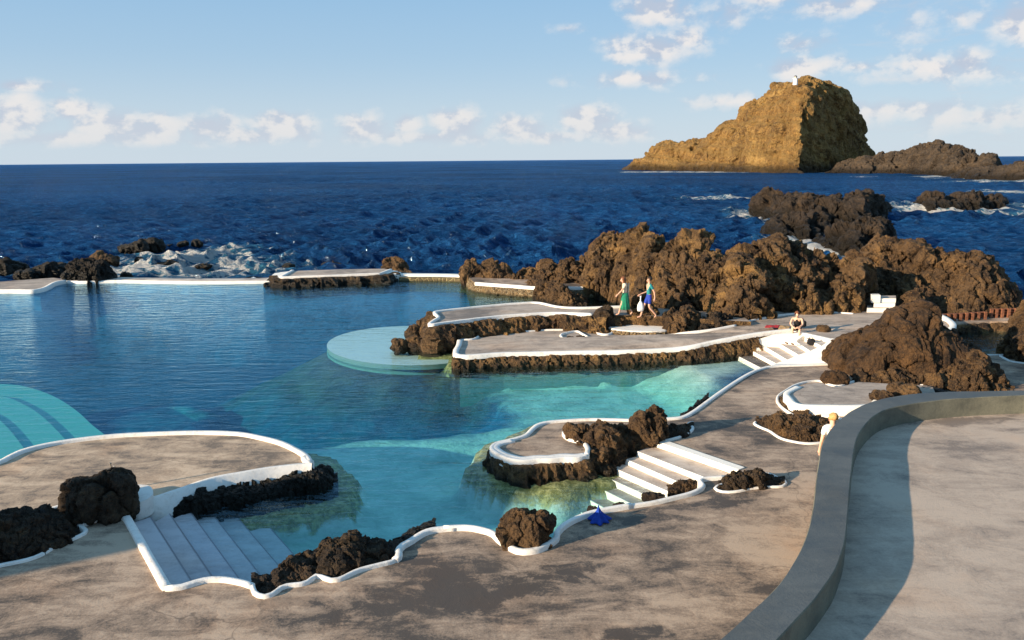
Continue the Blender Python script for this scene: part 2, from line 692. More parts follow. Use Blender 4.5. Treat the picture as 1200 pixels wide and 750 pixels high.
def masonry(name, stone_a, stone_b, mortar, scale=4.0, wet_top=0.05):
    """lava rubble set in pale mortar"""
    m, t, b, P, g = new_mat(name)
    w = t.vmath('ADD', P, t.vmath('SCALE', t.add_noise_vec(P, 3.0), scale=0.15))
    e = t.voronoi(w, scale, 'DISTANCE_TO_EDGE')
    vc = t.add('ShaderNodeTexVoronoi')
    t.set(vc.inputs['Vector'], w)
    vc.inputs['Scale'].default_value = scale
    sepc = t.add('ShaderNodeSeparateColor')
    t.l.new(vc.outputs['Color'], sepc.inputs[0])
    c = t.mix(sepc.outputs[0], stone_a, stone_b)
    n2 = t.noise(P, 9, 5, 0.7)
    c = t.mix(t.maprange(n2, 0.4, 0.7, 0, 0.6), c, tuple(x * 0.4 for x in stone_a))
    c = t.mix(t.maprange(e, 0.02, 0.07, 0.55, 0.0), c, mortar)
    sep = t.add('ShaderNodeSeparateXYZ')
    t.l.new(P, sep.inputs[0])
    wet = t.maprange(t.math('ADD', sep.outputs[2], t.math('MULTIPLY', n2, 0.15)), wet_top, wet_top + 0.2, 0.85, 0)
    c = t.mix(wet, c, (0.030, 0.026, 0.010))
    t.set(b.inputs['Base Color'], c)
    b.inputs['Roughness'].default_value = 0.85
    h = t.math('ADD', t.maprange(e, 0.0, 0.12), t.math('MULTIPLY', n2, 0.8))
    t.set(b.inputs['Normal'], t.bump(h, 0.8, 0.06))
    return m


def plain(name, col, rough=0.8, var=0.25, scale=20, bump=0.2, metallic=0.0):
    m, t, b, P, g = new_mat(name)
    n = t.noise(P, scale, 4, 0.6)
    c = t.mix(t.maprange(n, 0.3, 0.7), tuple(x * (1 - var) for x in col), tuple(min(1, x * (1 + var)) for x in col))
    t.set(b.inputs['Base Color'], c)
    b.inputs['Roughness'].default_value = rough
    b.inputs['Metallic'].default_value = metallic
    t.set(b.inputs['Normal'], t.bump(n, bump, 0.02))
    return m


def px_spot(px, py, rxpx, ry_m, ang, amt, z=0.45):
    p = un(px, py, z)
    return (float(p[0]), float(p[1]), rxpx, ry_m, ang, amt)


DECK_SPOTS = [px_spot(535, 690, 1.1, 0.55, -0.9, 0.9), px_spot(600, 690, 1.6, 0.45, 0.25, 0.75), px_spot(655, 668, 1.1, 0.3, 0.3, 0.6),
              px_spot(380, 720, 2.0, 0.4, 0.1, 0.5), px_spot(790, 600, 2.2, 0.35, 0.35, 0.45), px_spot(860, 585, 1.5, 0.3, 0.4, 0.5),
              px_spot(495, 655, 0.5, 0.35, 0.2, 0.7), px_spot(740, 742, 0.7, 0.25, 0.1, 0.8), px_spot(330, 706, 1.0, 0.25, 0.1, 0.6)]
M_DECK = concrete('weathered tan concrete', (0.078, 0.062, 0.050), (0.255, 0.187, 0.136), (0.44, 0.33, 0.24), 0.45, DECK_SPOTS)
M_TERR = concrete('sun terrace concrete', (0.17, 0.14, 0.115), (0.31, 0.255, 0.21), (0.43, 0.355, 0.29), 0.2)
M_LDECK = concrete('bathing platform concrete', (0.15, 0.115, 0.085), (0.36, 0.265, 0.185), (0.54, 0.41, 0.29), 0.35)
M_PATIO = concrete('upper patio concrete', (0.21, 0.165, 0.132), (0.36, 0.283, 0.222), (0.46, 0.365, 0.285), 0.5, [px_spot(1130, 494, 1.5, 0.35, 0.1, 1.1, 2.18), px_spot(1195, 503, 0.6, 0.12, 0.2, 0.9, 2.18)])  # both spots darken patches at the far right of the patio
M_WHITE = whitewash('white painted kerb')
M_CREAM = whitewash('white painted steps', (0.82, 0.78, 0.70), (0.45, 0.37, 0.27), 0.4)
M_TREAD = concrete('worn step tread', (0.30, 0.24, 0.20), (0.46, 0.385, 0.32), (0.56, 0.49, 0.42), 0.2)
M_GTREAD = concrete('grey step tread', (0.32, 0.305, 0.32), (0.41, 0.395, 0.41), (0.48, 0.465, 0.48), 0.9)
M_WALLTOP = concrete('grey painted parapet', (0.064, 0.077, 0.084), (0.080, 0.094, 0.100), (0.098, 0.112, 0.116), 1.2)
M_WALLFACE = concrete('parapet render', (0.085, 0.085, 0.066), (0.125, 0.122, 0.092), (0.165, 0.160, 0.118), 0.1)
M_LAVA = lava('brown lava rock', (0.024, 0.014, 0.009), (0.190, 0.112, 0.052), (0.40, 0.225, 0.080), 0.05, 0.35)
M_LAVA_OCHRE = lava('ochre lava rock', (0.028, 0.016, 0.010), (0.222, 0.132, 0.060), (0.48, 0.275, 0.090), -0.1, 0.3, 0.8, 0.75)
M_LAVA_BIG = lava('rusty lava boulder', (0.022, 0.013, 0.008), (0.140, 0.077, 0.034), (0.25, 0.125, 0.042), -0.3, 0.3, 1.2, 0.6)
M_LAVA_DARK = lava('dark lava rock', (0.013, 0.010, 0.008), (0.080, 0.052, 0.030), (0.24, 0.155, 0.07), 0.10, 0.35, 1.3, 0.5)
M_LAVA_BLACK = lava('black wet lava', (0.011, 0.010, 0.009), (0.044, 0.034, 0.025), (0.09, 0.06, 0.03), 0.4, 0.6, 0.9, 0.35)
M_SKERRY = lava('sea worn lava', (0.020, 0.016, 0.013), (0.080, 0.056, 0.038), (0.16, 0.10, 0.05), 0.4, 1.2, 0.35, 0.5)
M_ISLET = lava('golden tuff', (0.16, 0.090, 0.032), (0.54, 0.315, 0.098), (0.74, 0.47, 0.155), 1.0, 6.0, 0.045, 0.8, 1.0, ((0.5, 0.1, 0.86), 0.24, 1.3))
M_HEADLAND = lava('grey brown headland', (0.05, 0.038, 0.028), (0.16, 0.115, 0.075), (0.22, 0.145, 0.08), 0.6, 3.0, 0.09, 0.4)
M_MASON = masonry('lava rubble facing', (0.19, 0.125, 0.060), (0.07, 0.05, 0.03), (0.36, 0.30, 0.19))
M_RIMWALL = masonry('rim wall stone', (0.16, 0.12, 0.06), (0.10, 0.075, 0.04), (0.42, 0.34, 0.16), 2.5, 0.02)
M_SKIN = plain('skin', (0.52, 0.30, 0.21), 0.55, 0.08, 12)
M_SKIN_PALE = plain('pale skin', (0.62, 0.38, 0.27), 0.55, 0.08, 12)
M_HAIR_DARK = plain('dark hair', (0.03, 0.02, 0.013), 0.6, 0.3, 60)
M_HAIR_RED = plain('auburn hair', (0.16, 0.06, 0.025), 0.6, 0.3, 60)
M_HAIR_BLOND = plain('blond hair', (0.46, 0.27, 0.10), 0.6, 0.3, 60)


def cloth(name, col, var=0.15):
    return plain(name, col, 0.9, var, 14, 0.5)


# pool floor
def pool_floor_mat():
    m, t, b, P, g = new_mat('pool floor')
    at = t.add('ShaderNodeAttribute', attribute_name='paint')
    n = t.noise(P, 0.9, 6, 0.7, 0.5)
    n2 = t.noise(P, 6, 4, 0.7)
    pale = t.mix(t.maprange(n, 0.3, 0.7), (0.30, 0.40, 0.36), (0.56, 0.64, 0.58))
    pale = t.mix(t.maprange(t.noise(t.mapping(P, (0.6, 1.6, 1), (0, 0, 0.3)), 0.8, 5, 0.65, 1.5), 0.5, 0.72, 0, 0.45), pale, (0.20, 0.30, 0.27))  # streaks painted in place of sunlight rippling through the water
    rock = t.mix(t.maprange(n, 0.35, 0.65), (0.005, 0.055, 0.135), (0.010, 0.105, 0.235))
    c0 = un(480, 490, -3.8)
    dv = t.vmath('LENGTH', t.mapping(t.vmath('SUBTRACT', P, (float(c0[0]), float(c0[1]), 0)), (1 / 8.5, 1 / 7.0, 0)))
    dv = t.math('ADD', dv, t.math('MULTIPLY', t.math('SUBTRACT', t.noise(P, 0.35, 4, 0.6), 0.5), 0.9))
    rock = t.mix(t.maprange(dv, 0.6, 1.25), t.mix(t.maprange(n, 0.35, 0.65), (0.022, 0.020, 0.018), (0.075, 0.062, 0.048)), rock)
    al = t.add('ShaderNodeAttribute', attribute_name='algae')
    f = t.maprange(t.math('ADD', at.outputs['Fac'], t.math('MULTIPLY', t.math('SUBTRACT', n, 0.5), 0.6)), 0.1, 0.9)
    base = t.mix(f, rock, pale)
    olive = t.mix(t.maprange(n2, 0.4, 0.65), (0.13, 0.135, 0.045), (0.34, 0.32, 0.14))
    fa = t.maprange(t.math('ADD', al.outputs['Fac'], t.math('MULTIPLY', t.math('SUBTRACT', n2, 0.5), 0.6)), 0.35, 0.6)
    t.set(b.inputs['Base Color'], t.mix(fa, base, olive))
    b.inputs['Roughness'].default_value = 0.9
    t.set(b.inputs['Normal'], t.bump(n2, 0.5, 0.1))
    return m


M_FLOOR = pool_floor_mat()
M_DEEP = plain('deep blue pool wall', (0.010, 0.11, 0.25), 0.9, 0.4, 1.5, 0.4)
M_SHELF = whitewash('underwater painted shelf', (0.52, 0.60, 0.57), (0.36, 0.43, 0.38), 0.6)
M_SHELF_DEEP = whitewash('underwater deep step', (0.24, 0.40, 0.37), (0.15, 0.27, 0.25), 0.6)


def water_mat():
    m = bpy.data.materials.new('pool water')
    m.use_nodes = True
    t = NT(m.node_tree)
    t.n.remove(t.n['Principled BSDF'])
    out = t.n['Material Output']
    g = t.add('ShaderNodeNewGeometry')
    P = g.outputs['Position']
    r1 = t.noise(t.mapping(P, (0.55, 1.9, 1), (0, 0, 0.10)), 1.25, 3, 0.5, 0.6)
    r2 = t.noise(t.mapping(P, (0.8, 2.2, 1), (0, 0, -0.25)), 3.2, 3, 0.55, 0.4)
    calm = t.noise(P, 0.07, 2, 0.5)
    h = t.math('ADD', t.math('MULTIPLY', r1, 1.0), t.math('MULTIPLY', r2, 0.35))
    h = t.math('MULTIPLY', h, t.maprange(calm, 0.35, 0.65, 0.45, 1.0))
    nrm = t.bump(h, 0.5, 0.15)
    # Schlick reflectance, the same from above and below the surface
    cs = t.math('ABSOLUTE', t.vmath('DOT_PRODUCT', nrm, g.outputs['Incoming']))
    fac = t.math('ADD', t.math('MULTIPLY', t.math('POWER', t.math('SUBTRACT', 1.0, cs, clamp=True), 5.0), 0.95), 0.02)
    gl = t.add('ShaderNodeBsdfGlossy')
    gl.inputs['Roughness'].default_value = 0.03
    gl.inputs['Color'].default_value = (0.48, 0.77, 0.98, 1)
    t.l.new(nrm, gl.inputs['Normal'])
    tr = t.add('ShaderNodeBsdfTransparent')
    mx = t.add('ShaderNodeMixShader')
    t.l.new(t.math('MULTIPLY', fac, 0.95), mx.inputs[0])
    t.l.new(tr.outputs[0], mx.inputs[1])
    t.l.new(gl.outputs[0], mx.inputs[2])
    t.l.new(mx.outputs[0], out.inputs['Surface'])
    va = t.add('ShaderNodeVolumeAbsorption')
    va.inputs['Color'].default_value = (0.02, 0.88, 0.86, 1)
    va.inputs['Density'].default_value = 0.20
    t.l.new(va.outputs[0], out.inputs['Volume'])
    return m


M_WATER = water_mat()


def sea_mat():
    m, t, b, P, g = new_mat('sea')
    at = t.add('ShaderNodeAttribute', attribute_name='foam')
    n = t.noise(P, 0.35, 8, 0.68, 1.2)
    n2 = t.noise(P, 1.7, 6, 0.7, 0.8)
    lace = t.voronoi(t.vmath('ADD', P, t.vmath('SCALE', t.add_noise_vec(P, 0.9), scale=1.2)), 0.9, 'DISTANCE_TO_EDGE')
    f = t.math('ADD', at.outputs['Fac'], t.math('MULTIPLY', t.math('SUBTRACT', n, 0.5), 1.5))
    f = t.math('ADD', f, t.math('MULTIPLY', t.math('SUBTRACT', n2, 0.5), 0.8))
    f = t.math('SUBTRACT', f, t.math('MULTIPLY', t.maprange(lace, 0.0, 0.35), 0.25))
    white = t.maprange(f, 0.40, 0.68)
    aer = t.maprange(t.math('ADD', at.outputs['Fac'], t.math('MULTIPLY', t.math('SUBTRACT', n, 0.5), 1.0)), 0.2, 0.9, 0, 0.85)
    deep = t.mix(t.maprange(t.noise(P, 0.012, 4, 0.6), 0.35, 0.65), (0.0050, 0.040, 0.140), (0.0100, 0.074, 0.240))
    c = t.mix(aer, deep, (0.06, 0.24, 0.34))
    c = t.mix(white, c, (0.80, 0.82, 0.82))
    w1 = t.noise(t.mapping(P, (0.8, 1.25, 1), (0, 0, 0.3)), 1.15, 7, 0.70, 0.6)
    w2 = t.noise(t.mapping(P, (0.8, 1.2, 1), (0, 0, -0.2)), 0.16, 5, 0.62, 0.4)
    w3 = t.noise(t.mapping(P, (0.8, 1.3, 1), (0, 0, 0.1)), 3.6, 4, 0.65, 0.4)
    h = t.math('ADD', t.math('MULTIPLY', w1, 2.6), t.math('MULTIPLY', w2, 2.6))
    h = t.math('ADD', h, t.math('MULTIPLY', w3, 0.75))
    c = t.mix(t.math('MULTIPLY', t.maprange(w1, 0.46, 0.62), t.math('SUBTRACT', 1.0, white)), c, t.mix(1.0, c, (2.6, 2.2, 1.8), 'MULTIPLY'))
    nrm = t.bump(h, 1.0, 2.0)
    t.n.remove(b)
    df = t.add('ShaderNodeBsdfDiffuse')
    t.set(df.inputs['Color'], c)
    t.set(df.inputs['Normal'], nrm)
    gl = t.add('ShaderNodeBsdfGlossy')
    gl.inputs['Roughness'].default_value = 0.06
    gl.inputs['Color'].default_value = (0.46, 0.72, 1.0, 1)
    t.set(gl.inputs['Normal'], nrm)
    fr = t.add('ShaderNodeFresnel')
    fr.inputs['IOR'].default_value = 1.33
    t.set(fr.inputs['Normal'], nrm)
    k = t.math('MULTIPLY', fr.outputs[0], 0.66)
    k = t.math('MULTIPLY', k, t.maprange(white, 0, 1, 1, 0.1))
    mx = t.add('ShaderNodeMixShader')
    t.l.new(k, mx.inputs[0])
    t.l.new(df.outputs[0], mx.inputs[1])
    t.l.new(gl.outputs[0], mx.inputs[2])
    t.l.new(mx.outputs[0], t.n['Material Output'].inputs['Surface'])
    return m


M_SEA = sea_mat()


# ------------------------------------------------------------------ sky
def build_world():
    w = bpy.data.worlds.new("World")
    SC.world = w
    w.use_nodes = True
    t = NT(w.node_tree)
    bg = t.n['Background']
    sky = t.add('ShaderNodeTexSky')
    sky.sky_type = 'NISHITA'
    sky.sun_disc = False
    sky.sun_elevation = SUN_EL
    sky.sun_rotation = math.atan2(-SUN_DIR[0], -SUN_DIR[1])
    sky.air_density = 1.0
    sky.dust_density = 0.6
    sky.ozone_density = 2.0
    tc = t.add('ShaderNodeTexCoord')
    D = tc.outputs['Generated']
    sep = t.add('ShaderNodeSeparateXYZ')
    t.l.new(D, sep.inputs[0])
    az = t.math('ARCTAN2', sep.outputs[0], sep.outputs[1])
    el = t.math('ARCSINE', sep.outputs[2])
    cb = t.add('ShaderNodeCombineXYZ')
    t.l.new(az, cb.inputs[0])
    t.l.new(el, cb.inputs[1])
    A = cb.outputs[0]
    nA = t.mapping(A, (1, 1.35, 1))
    big = t.noise(nA, 26, 7, 0.56, 0.1)
    big_l = t.noise(t.vmath('ADD', nA, (0.009, -0.016, 0)), 26, 7, 0.56, 0.1)
    wisp = t.noise(t.mapping(A, (1, 5, 1)), 16, 7, 0.65, 0.5)
    # photograph positions of the clouds -> azimuth, elevation
    GROW = 1.22
    CL = [(770, 56, 60, 22, 1.0), (800, 48, 30, 16, 0.9), (745, 66, 42, 10, .8), (768, 8, 42, 26, 1.0), (748, 92, 78, 12, .75), (858, 12, 44, 20, .72), (905, -2, 60, 12, .7),
          (945, 80, 46, 14, .85), (1105, 80, 78, 20, .8), (1128, 74, 30, 18, .9), (942, 50, 34, 12, .7), (1195, 24, 34, 28, .95), (1000, 4, 80, 14, .7), (1130, 20, 80, 26, .45), (1060, 92, 80, 8, .4), (1040, 130, 130, 16, .5), (1150, 140, 90, 18, .45),
          (18, 136, 40, 22, 1.0), (85, 130, 34, 12, .8), (128, 148, 40, 22, .95), (175, 152, 60, 18, .8), (245, 148, 36, 16, .9), (330, 148, 44, 18, .95), (300, 158, 80, 12, .75), (428, 150, 34, 18, .85), (478, 146, 20, 12, .8), (537, 144, 32, 20, 1.05),
          (610, 150, 44, 18, .85), (690, 142, 36, 22, 1.0), (725, 154, 50, 14, .75), (640, 160, 80, 10, .7), (25, 100, 44, 7, .62), (662, 34, 20, 6, .5), (500, 160, 110, 10, .65), (120, 162, 140, 10, .7), (860, 120, 60, 10, .5), (1010, 78, 30, 7, .5)]
    m = None
    for (px, py, rx, ry, dn) in CL:
        d = ray(px, py)
        a = math.atan2(d[0], d[1])
        e = math.asin(d[2] / np.linalg.norm(d))
        dn = dn * 1.3 if py > 118 else dn
        sx, sy = rx * GROW / FPX, ry * GROW / FPX
        # distance inside a flat-bottomed oval
        v = t.vmath('MULTIPLY', t.vmath('SUBTRACT', A, (a, e, 0)), (1 / sx, 1 / sy, 0))
        k = t.math('MULTIPLY', t.math('SUBTRACT', 1.0, t.vmath('LENGTH', v)), dn)
        m = k if m is None else t.math('MAXIMUM', m, k)
    m = t.math('MAXIMUM', m, -1.0)
    dens = t.math('ADD', m, t.math('MULTIPLY', t.math('SUBTRACT', big, 0.5), 1.7))
    mask = t.maprange(dens, -0.02, 0.85, 0, 0.84)
    thin = t.maprange(t.math('ADD', t.math('MULTIPLY', wisp, 1.0), t.maprange(az, -0.1, 0.6, -0.12, 0.08)), 0.55, 0.80, 0, 0.30)
    sh = t.math('ADD', t.math('MULTIPLY', t.math('SUBTRACT', big, big_l), 4.6), 0.52)
    sh = t.maprange(sh, 0.15, 0.9)
    ccol = t.mix(sh, (5.0, 5.5, 6.6), (8.8, 8.2, 7.8))
    low = t.maprange(el, 0.0, 0.10, 0.55, 0.0)
    ccol = t.mix(low, ccol, (6.3, 6.8, 7.3))
    haze = t.maprange(el, -0.02, 0.13, 0.62, 0.0)
    grad = t.mix(t.maprange(el, 0.0, 0.28, smooth=False), (5.6, 7.1, 8.5), (2.3, 5.0, 8.1))
    base = t.mix(0.78, sky.outputs[0], grad)
    base = t.mix(haze, base, (6.35, 7.1, 7.75))
    c = t.mix(thin, base, (6.0, 6.3, 6.9))
    c = t.mix(mask, c, ccol)
    t.l.new(c, bg.inputs['Color'])
    bg.inputs['Strength'].default_value = 0.0502


build_world()
SC.view_settings.view_transform = 'Standard'
SC.view_settings.look = 'None'
SC.view_settings.gamma = 1.0
SC.view_settings.exposure = 1.05
SC.cycles.max_bounces = 10
SC.cycles.transparent_max_bounces = 12
SC.cycles.volume_bounces = 0
M_SHELF_SIDE = whitewash('stained underwater riser', (0.10, 0.19, 0.18), (0.06, 0.11, 0.10), 0.6)
# ================================================================== THE SETTING
Z_DECK = 0.45
Z_TERR = 0.42      # bathing platform on the left
Z_LOW = 0.42       # low sun terrace in the pool
Z_UP = 1.10        # upper path
Z_PLAT = 0.85      # platform at the head of the central steps
Z_WALL = 2.60
Z_PATIO = 2.18

# ---------------------------------------------------------------- main pool deck
edge_a = [(-60, 677), (-20, 668), (0, 664), (40, 655), (68, 640), (92, 630), (101, 624), (96, 619), (86, 613), (100, 616.5), (110, 612), (126, 612), (143, 609), (150, 610)]
edge_step_l = [(150, 610), (195, 691)]
edge_b = [(195, 691), (212, 690), (240, 682), (262, 681), (285, 685), (296, 689), (298, 696), (308, 701), (320, 698), (333, 689), (356, 686), (366, 680), (371, 676.5), (380, 679), (389, 682), (400, 680), (420, 670.5), (446, 663.5), (463, 659),
          (468, 654), (467, 648), (472, 642), (481, 637), (493, 629), (504, 624.5), (520, 622), (535, 621), (550, 621), (566, 624), (578, 628), (585, 635), (596, 643), (609, 649), (627, 648), (641, 642), (652, 634), (653, 627), (662, 618), (677, 610), (693, 604),
          (712, 600), (740, 595), (766, 591), (788, 586), (808, 581), (820, 576), (824, 571), (820, 566.5), (825, 563.5), (850, 561.5)]
edge_stair_r = [(866, 551.5), (768, 517.5)]
edge_pen = [(760, 515.5), (740, 517), (716, 520), (699, 526), (688, 534), (676, 537.5), (660, 537.5), (644, 539.5), (630, 539.5), (610, 541), (590, 536), (578, 529), (577, 525), (583, 520.5), (600, 516.5), (616, 511.5), (623, 505), (630, 499.5), (642, 496), (664, 494), (690, 492.6), (720, 493), (745, 493.5), (780, 492), (800, 490),
            (812, 484), (822, 477), (834, 468), (848, 458), (866, 446), (882, 437), (896, 432), (910, 430), (932, 429), (960, 428), (978, 427)]
poly = []
poly += list(pxs(edge_a[:-1], Z_DECK))
poly += list(pxs(edge_step_l, Z_DECK))
poly += list(pxs(edge_b[1:], Z_DECK))
poly += list(pxs(edge_stair_r, Z_DECK))
poly += list(pxs(edge_pen, Z_DECK))
poly += list(pxs([(1000, 418), (1060, 416), (1140, 416.5), (1175, 416.5), (1300, 417)], Z_DECK))
poly += [np.array([36, 12, Z_DECK]), np.array([30, -10, Z_DECK]), np.array([-34, -10, Z_DECK]), np.array([-34, 8, Z_DECK]), un(-120, 690, Z_DECK)]
deck = slab('pool_deck', poly, 2.2, M_DECK, side=M_LAVA_BLACK)
tag(deck, kind='structure')


def deck_kerb(pts, z, w, h, n=4, drop=0.22, seed=1, offset=0.0, parent=deck, mat=M_WHITE, closed=False, smooth_it=True):
    w, h = w * 0.60, h * 0.55
    P = pxs(pts, z)
    if smooth_it:
        P = catmull(P, n, closed)
    return kerb('kerb', P, w, h, drop, mat, parent, closed, offset=offset, seed=seed)


deck_kerb(edge_a[:10], Z_DECK, 0.15, 0.09, seed=2)
deck_kerb(edge_a[9:], Z_DECK, 0.13, 0.09, seed=3)
deck_kerb([(147, 607), (150, 611), (194, 689), (196, 691)], Z_DECK, 0.26, 0.14, seed=4, smooth_it=False)
deck_kerb(edge_b[:6], Z_DECK, 0.20, 0.13, seed=5)
deck_kerb(edge_b[4:20], Z_DECK, 0.13, 0.12, seed=6)
deck_kerb(edge_b[18:27], Z_DECK, 0.22, 0.16, seed=7)
deck_kerb(edge_b[25:42], Z_DECK, 0.20, 0.18, seed=8)
deck_kerb(edge_b[40:], Z_DECK, 0.17, 0.15, seed=9)
deck_kerb([(768, 517), (782, 517), (800, 512), (809, 507), (812, 502), (806, 498), (812, 496)], Z_DECK, 0.13, 0.10, seed=10)
deck_kerb(edge_pen[4:], Z_DECK, 0.22, 0.10, seed=11)
deck_kerb([(690, 535), (676, 537.0), (660, 536.5), (644, 538.5), (630, 538.5), (610, 540), (590, 535), (579, 528.5), (577.5, 525), (583, 520.5), (600, 516.5)], Z_DECK, 0.34, 0.10, seed=12, offset=-0.07, drop=0.05)
deck_kerb([(687, 535), (689, 528), (686, 522), (679, 519), (668, 516.5), (662, 512), (661, 508)], Z_DECK, 0.20, 0.12, seed=13)
# ring round the small rock beside the white steps
deck_kerb([(838, 573), (846, 577), (862, 577), (880, 573.5), (900, 571.5), (916, 571), (921, 566), (912, 561), (900, 556), (880, 555), (862, 560), (846, 568)], Z_DECK, 0.11, 0.07, closed=True, seed=14)
# ring round the planting bed and the raised terrace
deck_kerb([(884, 497), (892, 502), (902, 506), (914, 514), (928, 518), (946, 520.6), (966, 519), (990, 512), (990, 493), (940, 487), (908, 490), (892, 493)], Z_DECK, 0.12, 0.08, closed=True, seed=15)
deck_kerb([(930, 488), (918, 480), (911, 472), (912, 465), (920, 459), (932, 452), (948, 448), (962, 447.5), (973, 452), (985, 453), (1006, 446.5), (1022, 449), (1042, 449.5), (1066, 451.5), (1090, 453)], Z_DECK, 0.12, 0.10, seed=16)
# edge of the deck towards the tide pool
deck_kerb([(1125, 416.5), (1140, 416.5), (1176, 416.6), (1230, 417)], Z_DECK, 0.14, 0.08, seed=17)
deck_kerb([(1172, 417.5), (1178, 421), (1190, 425), (1240, 430)], Z_DECK, 0.14, 0.08, seed=18)
# stone facing round the little peninsula
pen_edge = pxs([(694, 533), (687, 537.5), (676, 538.5), (660, 538.5), (644, 540.5), (630, 540.5), (610, 542), (590, 537), (577, 529.5), (575.5, 525), (580, 520.5), (596, 516), (614, 511)], Z_DECK)
rock_band('rock_facing', catmull(pen_edge, 4), -0.02, -0.7, 0.10, M_LAVA_OCHRE, deck, amp=0.10, size=0.30, seed=21, side=1, lean=0.06)

# ---------------------------------------------------------------- pool water, floor
def sdist(P, poly):
    """signed distance (inside negative) of plan points to a polygon"""
    poly = np.asarray(poly)[:, :2]
    d = np.full(len(P), 1e9)
    ins = np.zeros(len(P), bool)
    n = len(poly)
    for i in range(n):
        a, b = poly[i], poly[(i + 1) % n]
        ab = b - a
        t = np.clip(((P - a) @ ab) / max(ab @ ab, 1e-9), 0, 1)
        d = np.minimum(d, np.linalg.norm(P - a - t[:, None] * ab, axis=1))
        c = (a[1] > P[:, 1]) != (b[1] > P[:, 1])
        xi = (b[0] - a[0]) * (P[:, 1] - a[1]) / (b[1] - a[1] + 1e-12) + a[0]
        ins ^= c & (P[:, 0] < xi)
    return np.where(ins, -d, d)


gx = np.arange(-60, 34, 0.22)
gy = np.arange(9, 80, 0.22)
GX, GY = np.meshgrid(gx, gy)
GP = np.stack([GX.ravel(), GY.ravel()], 1)
painted = pxs([(230, 560), (365, 533), (420, 527), (480, 523), (560, 516), (618, 508), (612, 488), (590, 458), (570, 432), (585, 418), (700, 410), (850, 410), (900, 430), (830, 480), (800, 520), (760, 600), (600, 660), (300, 720), (150, 660)], -1.2)
sdv = sdist(GP, painted) + 0.5 * fbm(np.c_[GP * 0.7, np.zeros(len(GP))], 3, 5)
zf = -1.0 + 0.05 * fbm(np.c_[GP * 0.4, np.zeros(len(GP))], 3, 6) - 2.9 * smooth(-0.3, 5.0, sdv)
pt = 1 - smooth(-1.4, 1.5, sdv)
dim = pxs([(115, 505), (150, 481), (190, 473), (228, 474), (246, 484), (238, 502), (200, 520), (150, 524)], -2.3)
dd_ = sdist(GP, dim) + 0.5 * fbm(np.c_[GP * 0.8, np.zeros(len(GP))], 3, 45)
zf = np.maximum(zf, -2.3 - 1.6 * smooth(-0.3, 2.2, dd_))
pt = np.maximum(pt, 0.40 * (1 - smooth(-1.0, 1.2, dd_)))
ramp = pxs([(800, 428), (826, 421), (850, 416), (881, 413), (912, 429), (893, 435), (866, 446), (830, 442)], -0.2)
rd_ = sdist(GP, ramp) + 0.12 * fbm(np.c_[GP * 1.2, np.zeros(len(GP))], 3, 46)
zf = np.maximum(zf, -0.18 - 0.42 * np.maximum(rd_, 0))
# rocky banks that shelve away from the platforms, green with algae
algae = np.zeros(len(GP))
for (bank, zb_, sl) in ((pxs([(-160, 452), (-60, 449), (0, 450), (30, 453), (62, 464), (88, 480), (108, 498), (128, 515), (140, 540), (-160, 560)], -1.20), -1.6, 0.9),
                        (pxs([(482 + 99 * math.cos(a / 9.0), 407 + 24 * math.sin(a / 9.0)) for a in range(0, 56)], -0.3), -0.75, 0.5),
                        (pxs([(-140, 344), (0, 341), (46, 340), (66, 332), (240, 331.5), (318, 332), (330, 335), (470, 332), (556, 333.5), (618, 339.5), (662, 340), (744, 339), (744, 318), (-140, 318)], 0), -0.7, 0.55)):
    db = sdist(GP, bank) + 0.15 * fbm(np.c_[GP * 0.9, np.zeros(len(GP))], 3, 25)
    zf = np.maximum(zf, zb_ - sl * np.maximum(db, 0))
for (bank, zb_, sl) in ((pxs([(-80, 600), (0, 590), (150, 605), (240, 597), (340, 577), (392, 566), (396, 548), (360, 520), (240, 500), (0, 540), (-80, 550)], 0), -0.35, 6.0),
                        (pxs([(574, 545), (590, 554), (610, 558), (640, 561), (672, 558), (700, 554), (740, 535), (780, 500), (700, 492), (640, 495), (610, 512), (580, 524)], 0), -0.03, 3.0),
                        (pxs([(536, 421), (590, 421), (700, 419), (800, 416), (836, 418), (900, 390), (700, 380), (540, 405)], 0), -0.10, 2.4),
                        (pxs([(500, 412), (540, 412), (560, 395), (700, 375), (740, 365), (640, 358), (512, 368)], 0), -0.1, 2.5)):
    db = sdist(GP, bank) + 0.18 * fbm(np.c_[GP * 1.6, np.zeros(len(GP))], 3, 15)
    zb2 = zb_ - 0.22 * np.clip(db, 0, 0.7) - sl * np.maximum(db - 0.55, 0)
    k = zb2 > zf
    algae = np.where(k, np.maximum(algae, 1 - smooth(0.25, 1.0, db)), algae)
    zf = np.maximum(zf, zb2)
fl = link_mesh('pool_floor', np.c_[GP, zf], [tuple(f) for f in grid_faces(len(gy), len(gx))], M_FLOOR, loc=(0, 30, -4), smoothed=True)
if fl.data.polygons[0].normal.z < 0:
    fl.data.flip_normals()
al_ = fl.data.attributes.new('algae', 'FLOAT', 'POINT')
al_.data.foreach_set('value', algae.astype(np.float32))
at = fl.data.attributes.new('paint', 'FLOAT', 'POINT')
at.data.foreach_set('value', pt.astype(np.float32))
tag(fl, kind='structure')

rim_far = [(-140, 341), (-60, 339), (0, 336), (45, 335), (64, 329), (100, 329.5), (150, 328.5), (240, 329.5), (315, 329), (330, 327), (460, 327), (490, 329), (555, 329.5), (566, 327), (660, 331), (700, 333), (760, 340), (800, 350), (980, 352), (1060, 375)]
wat = list(pxs(rim_far, 0.0)) + [np.array([15.0, 20.0, 0]), np.array([10, 12.0, 0]), np.array([-14, 9.5, 0]), np.array([-40, 12, 0])]
w = slab('pool_water', wat, 6.0, M_WATER)
tag(w, kind='structure')

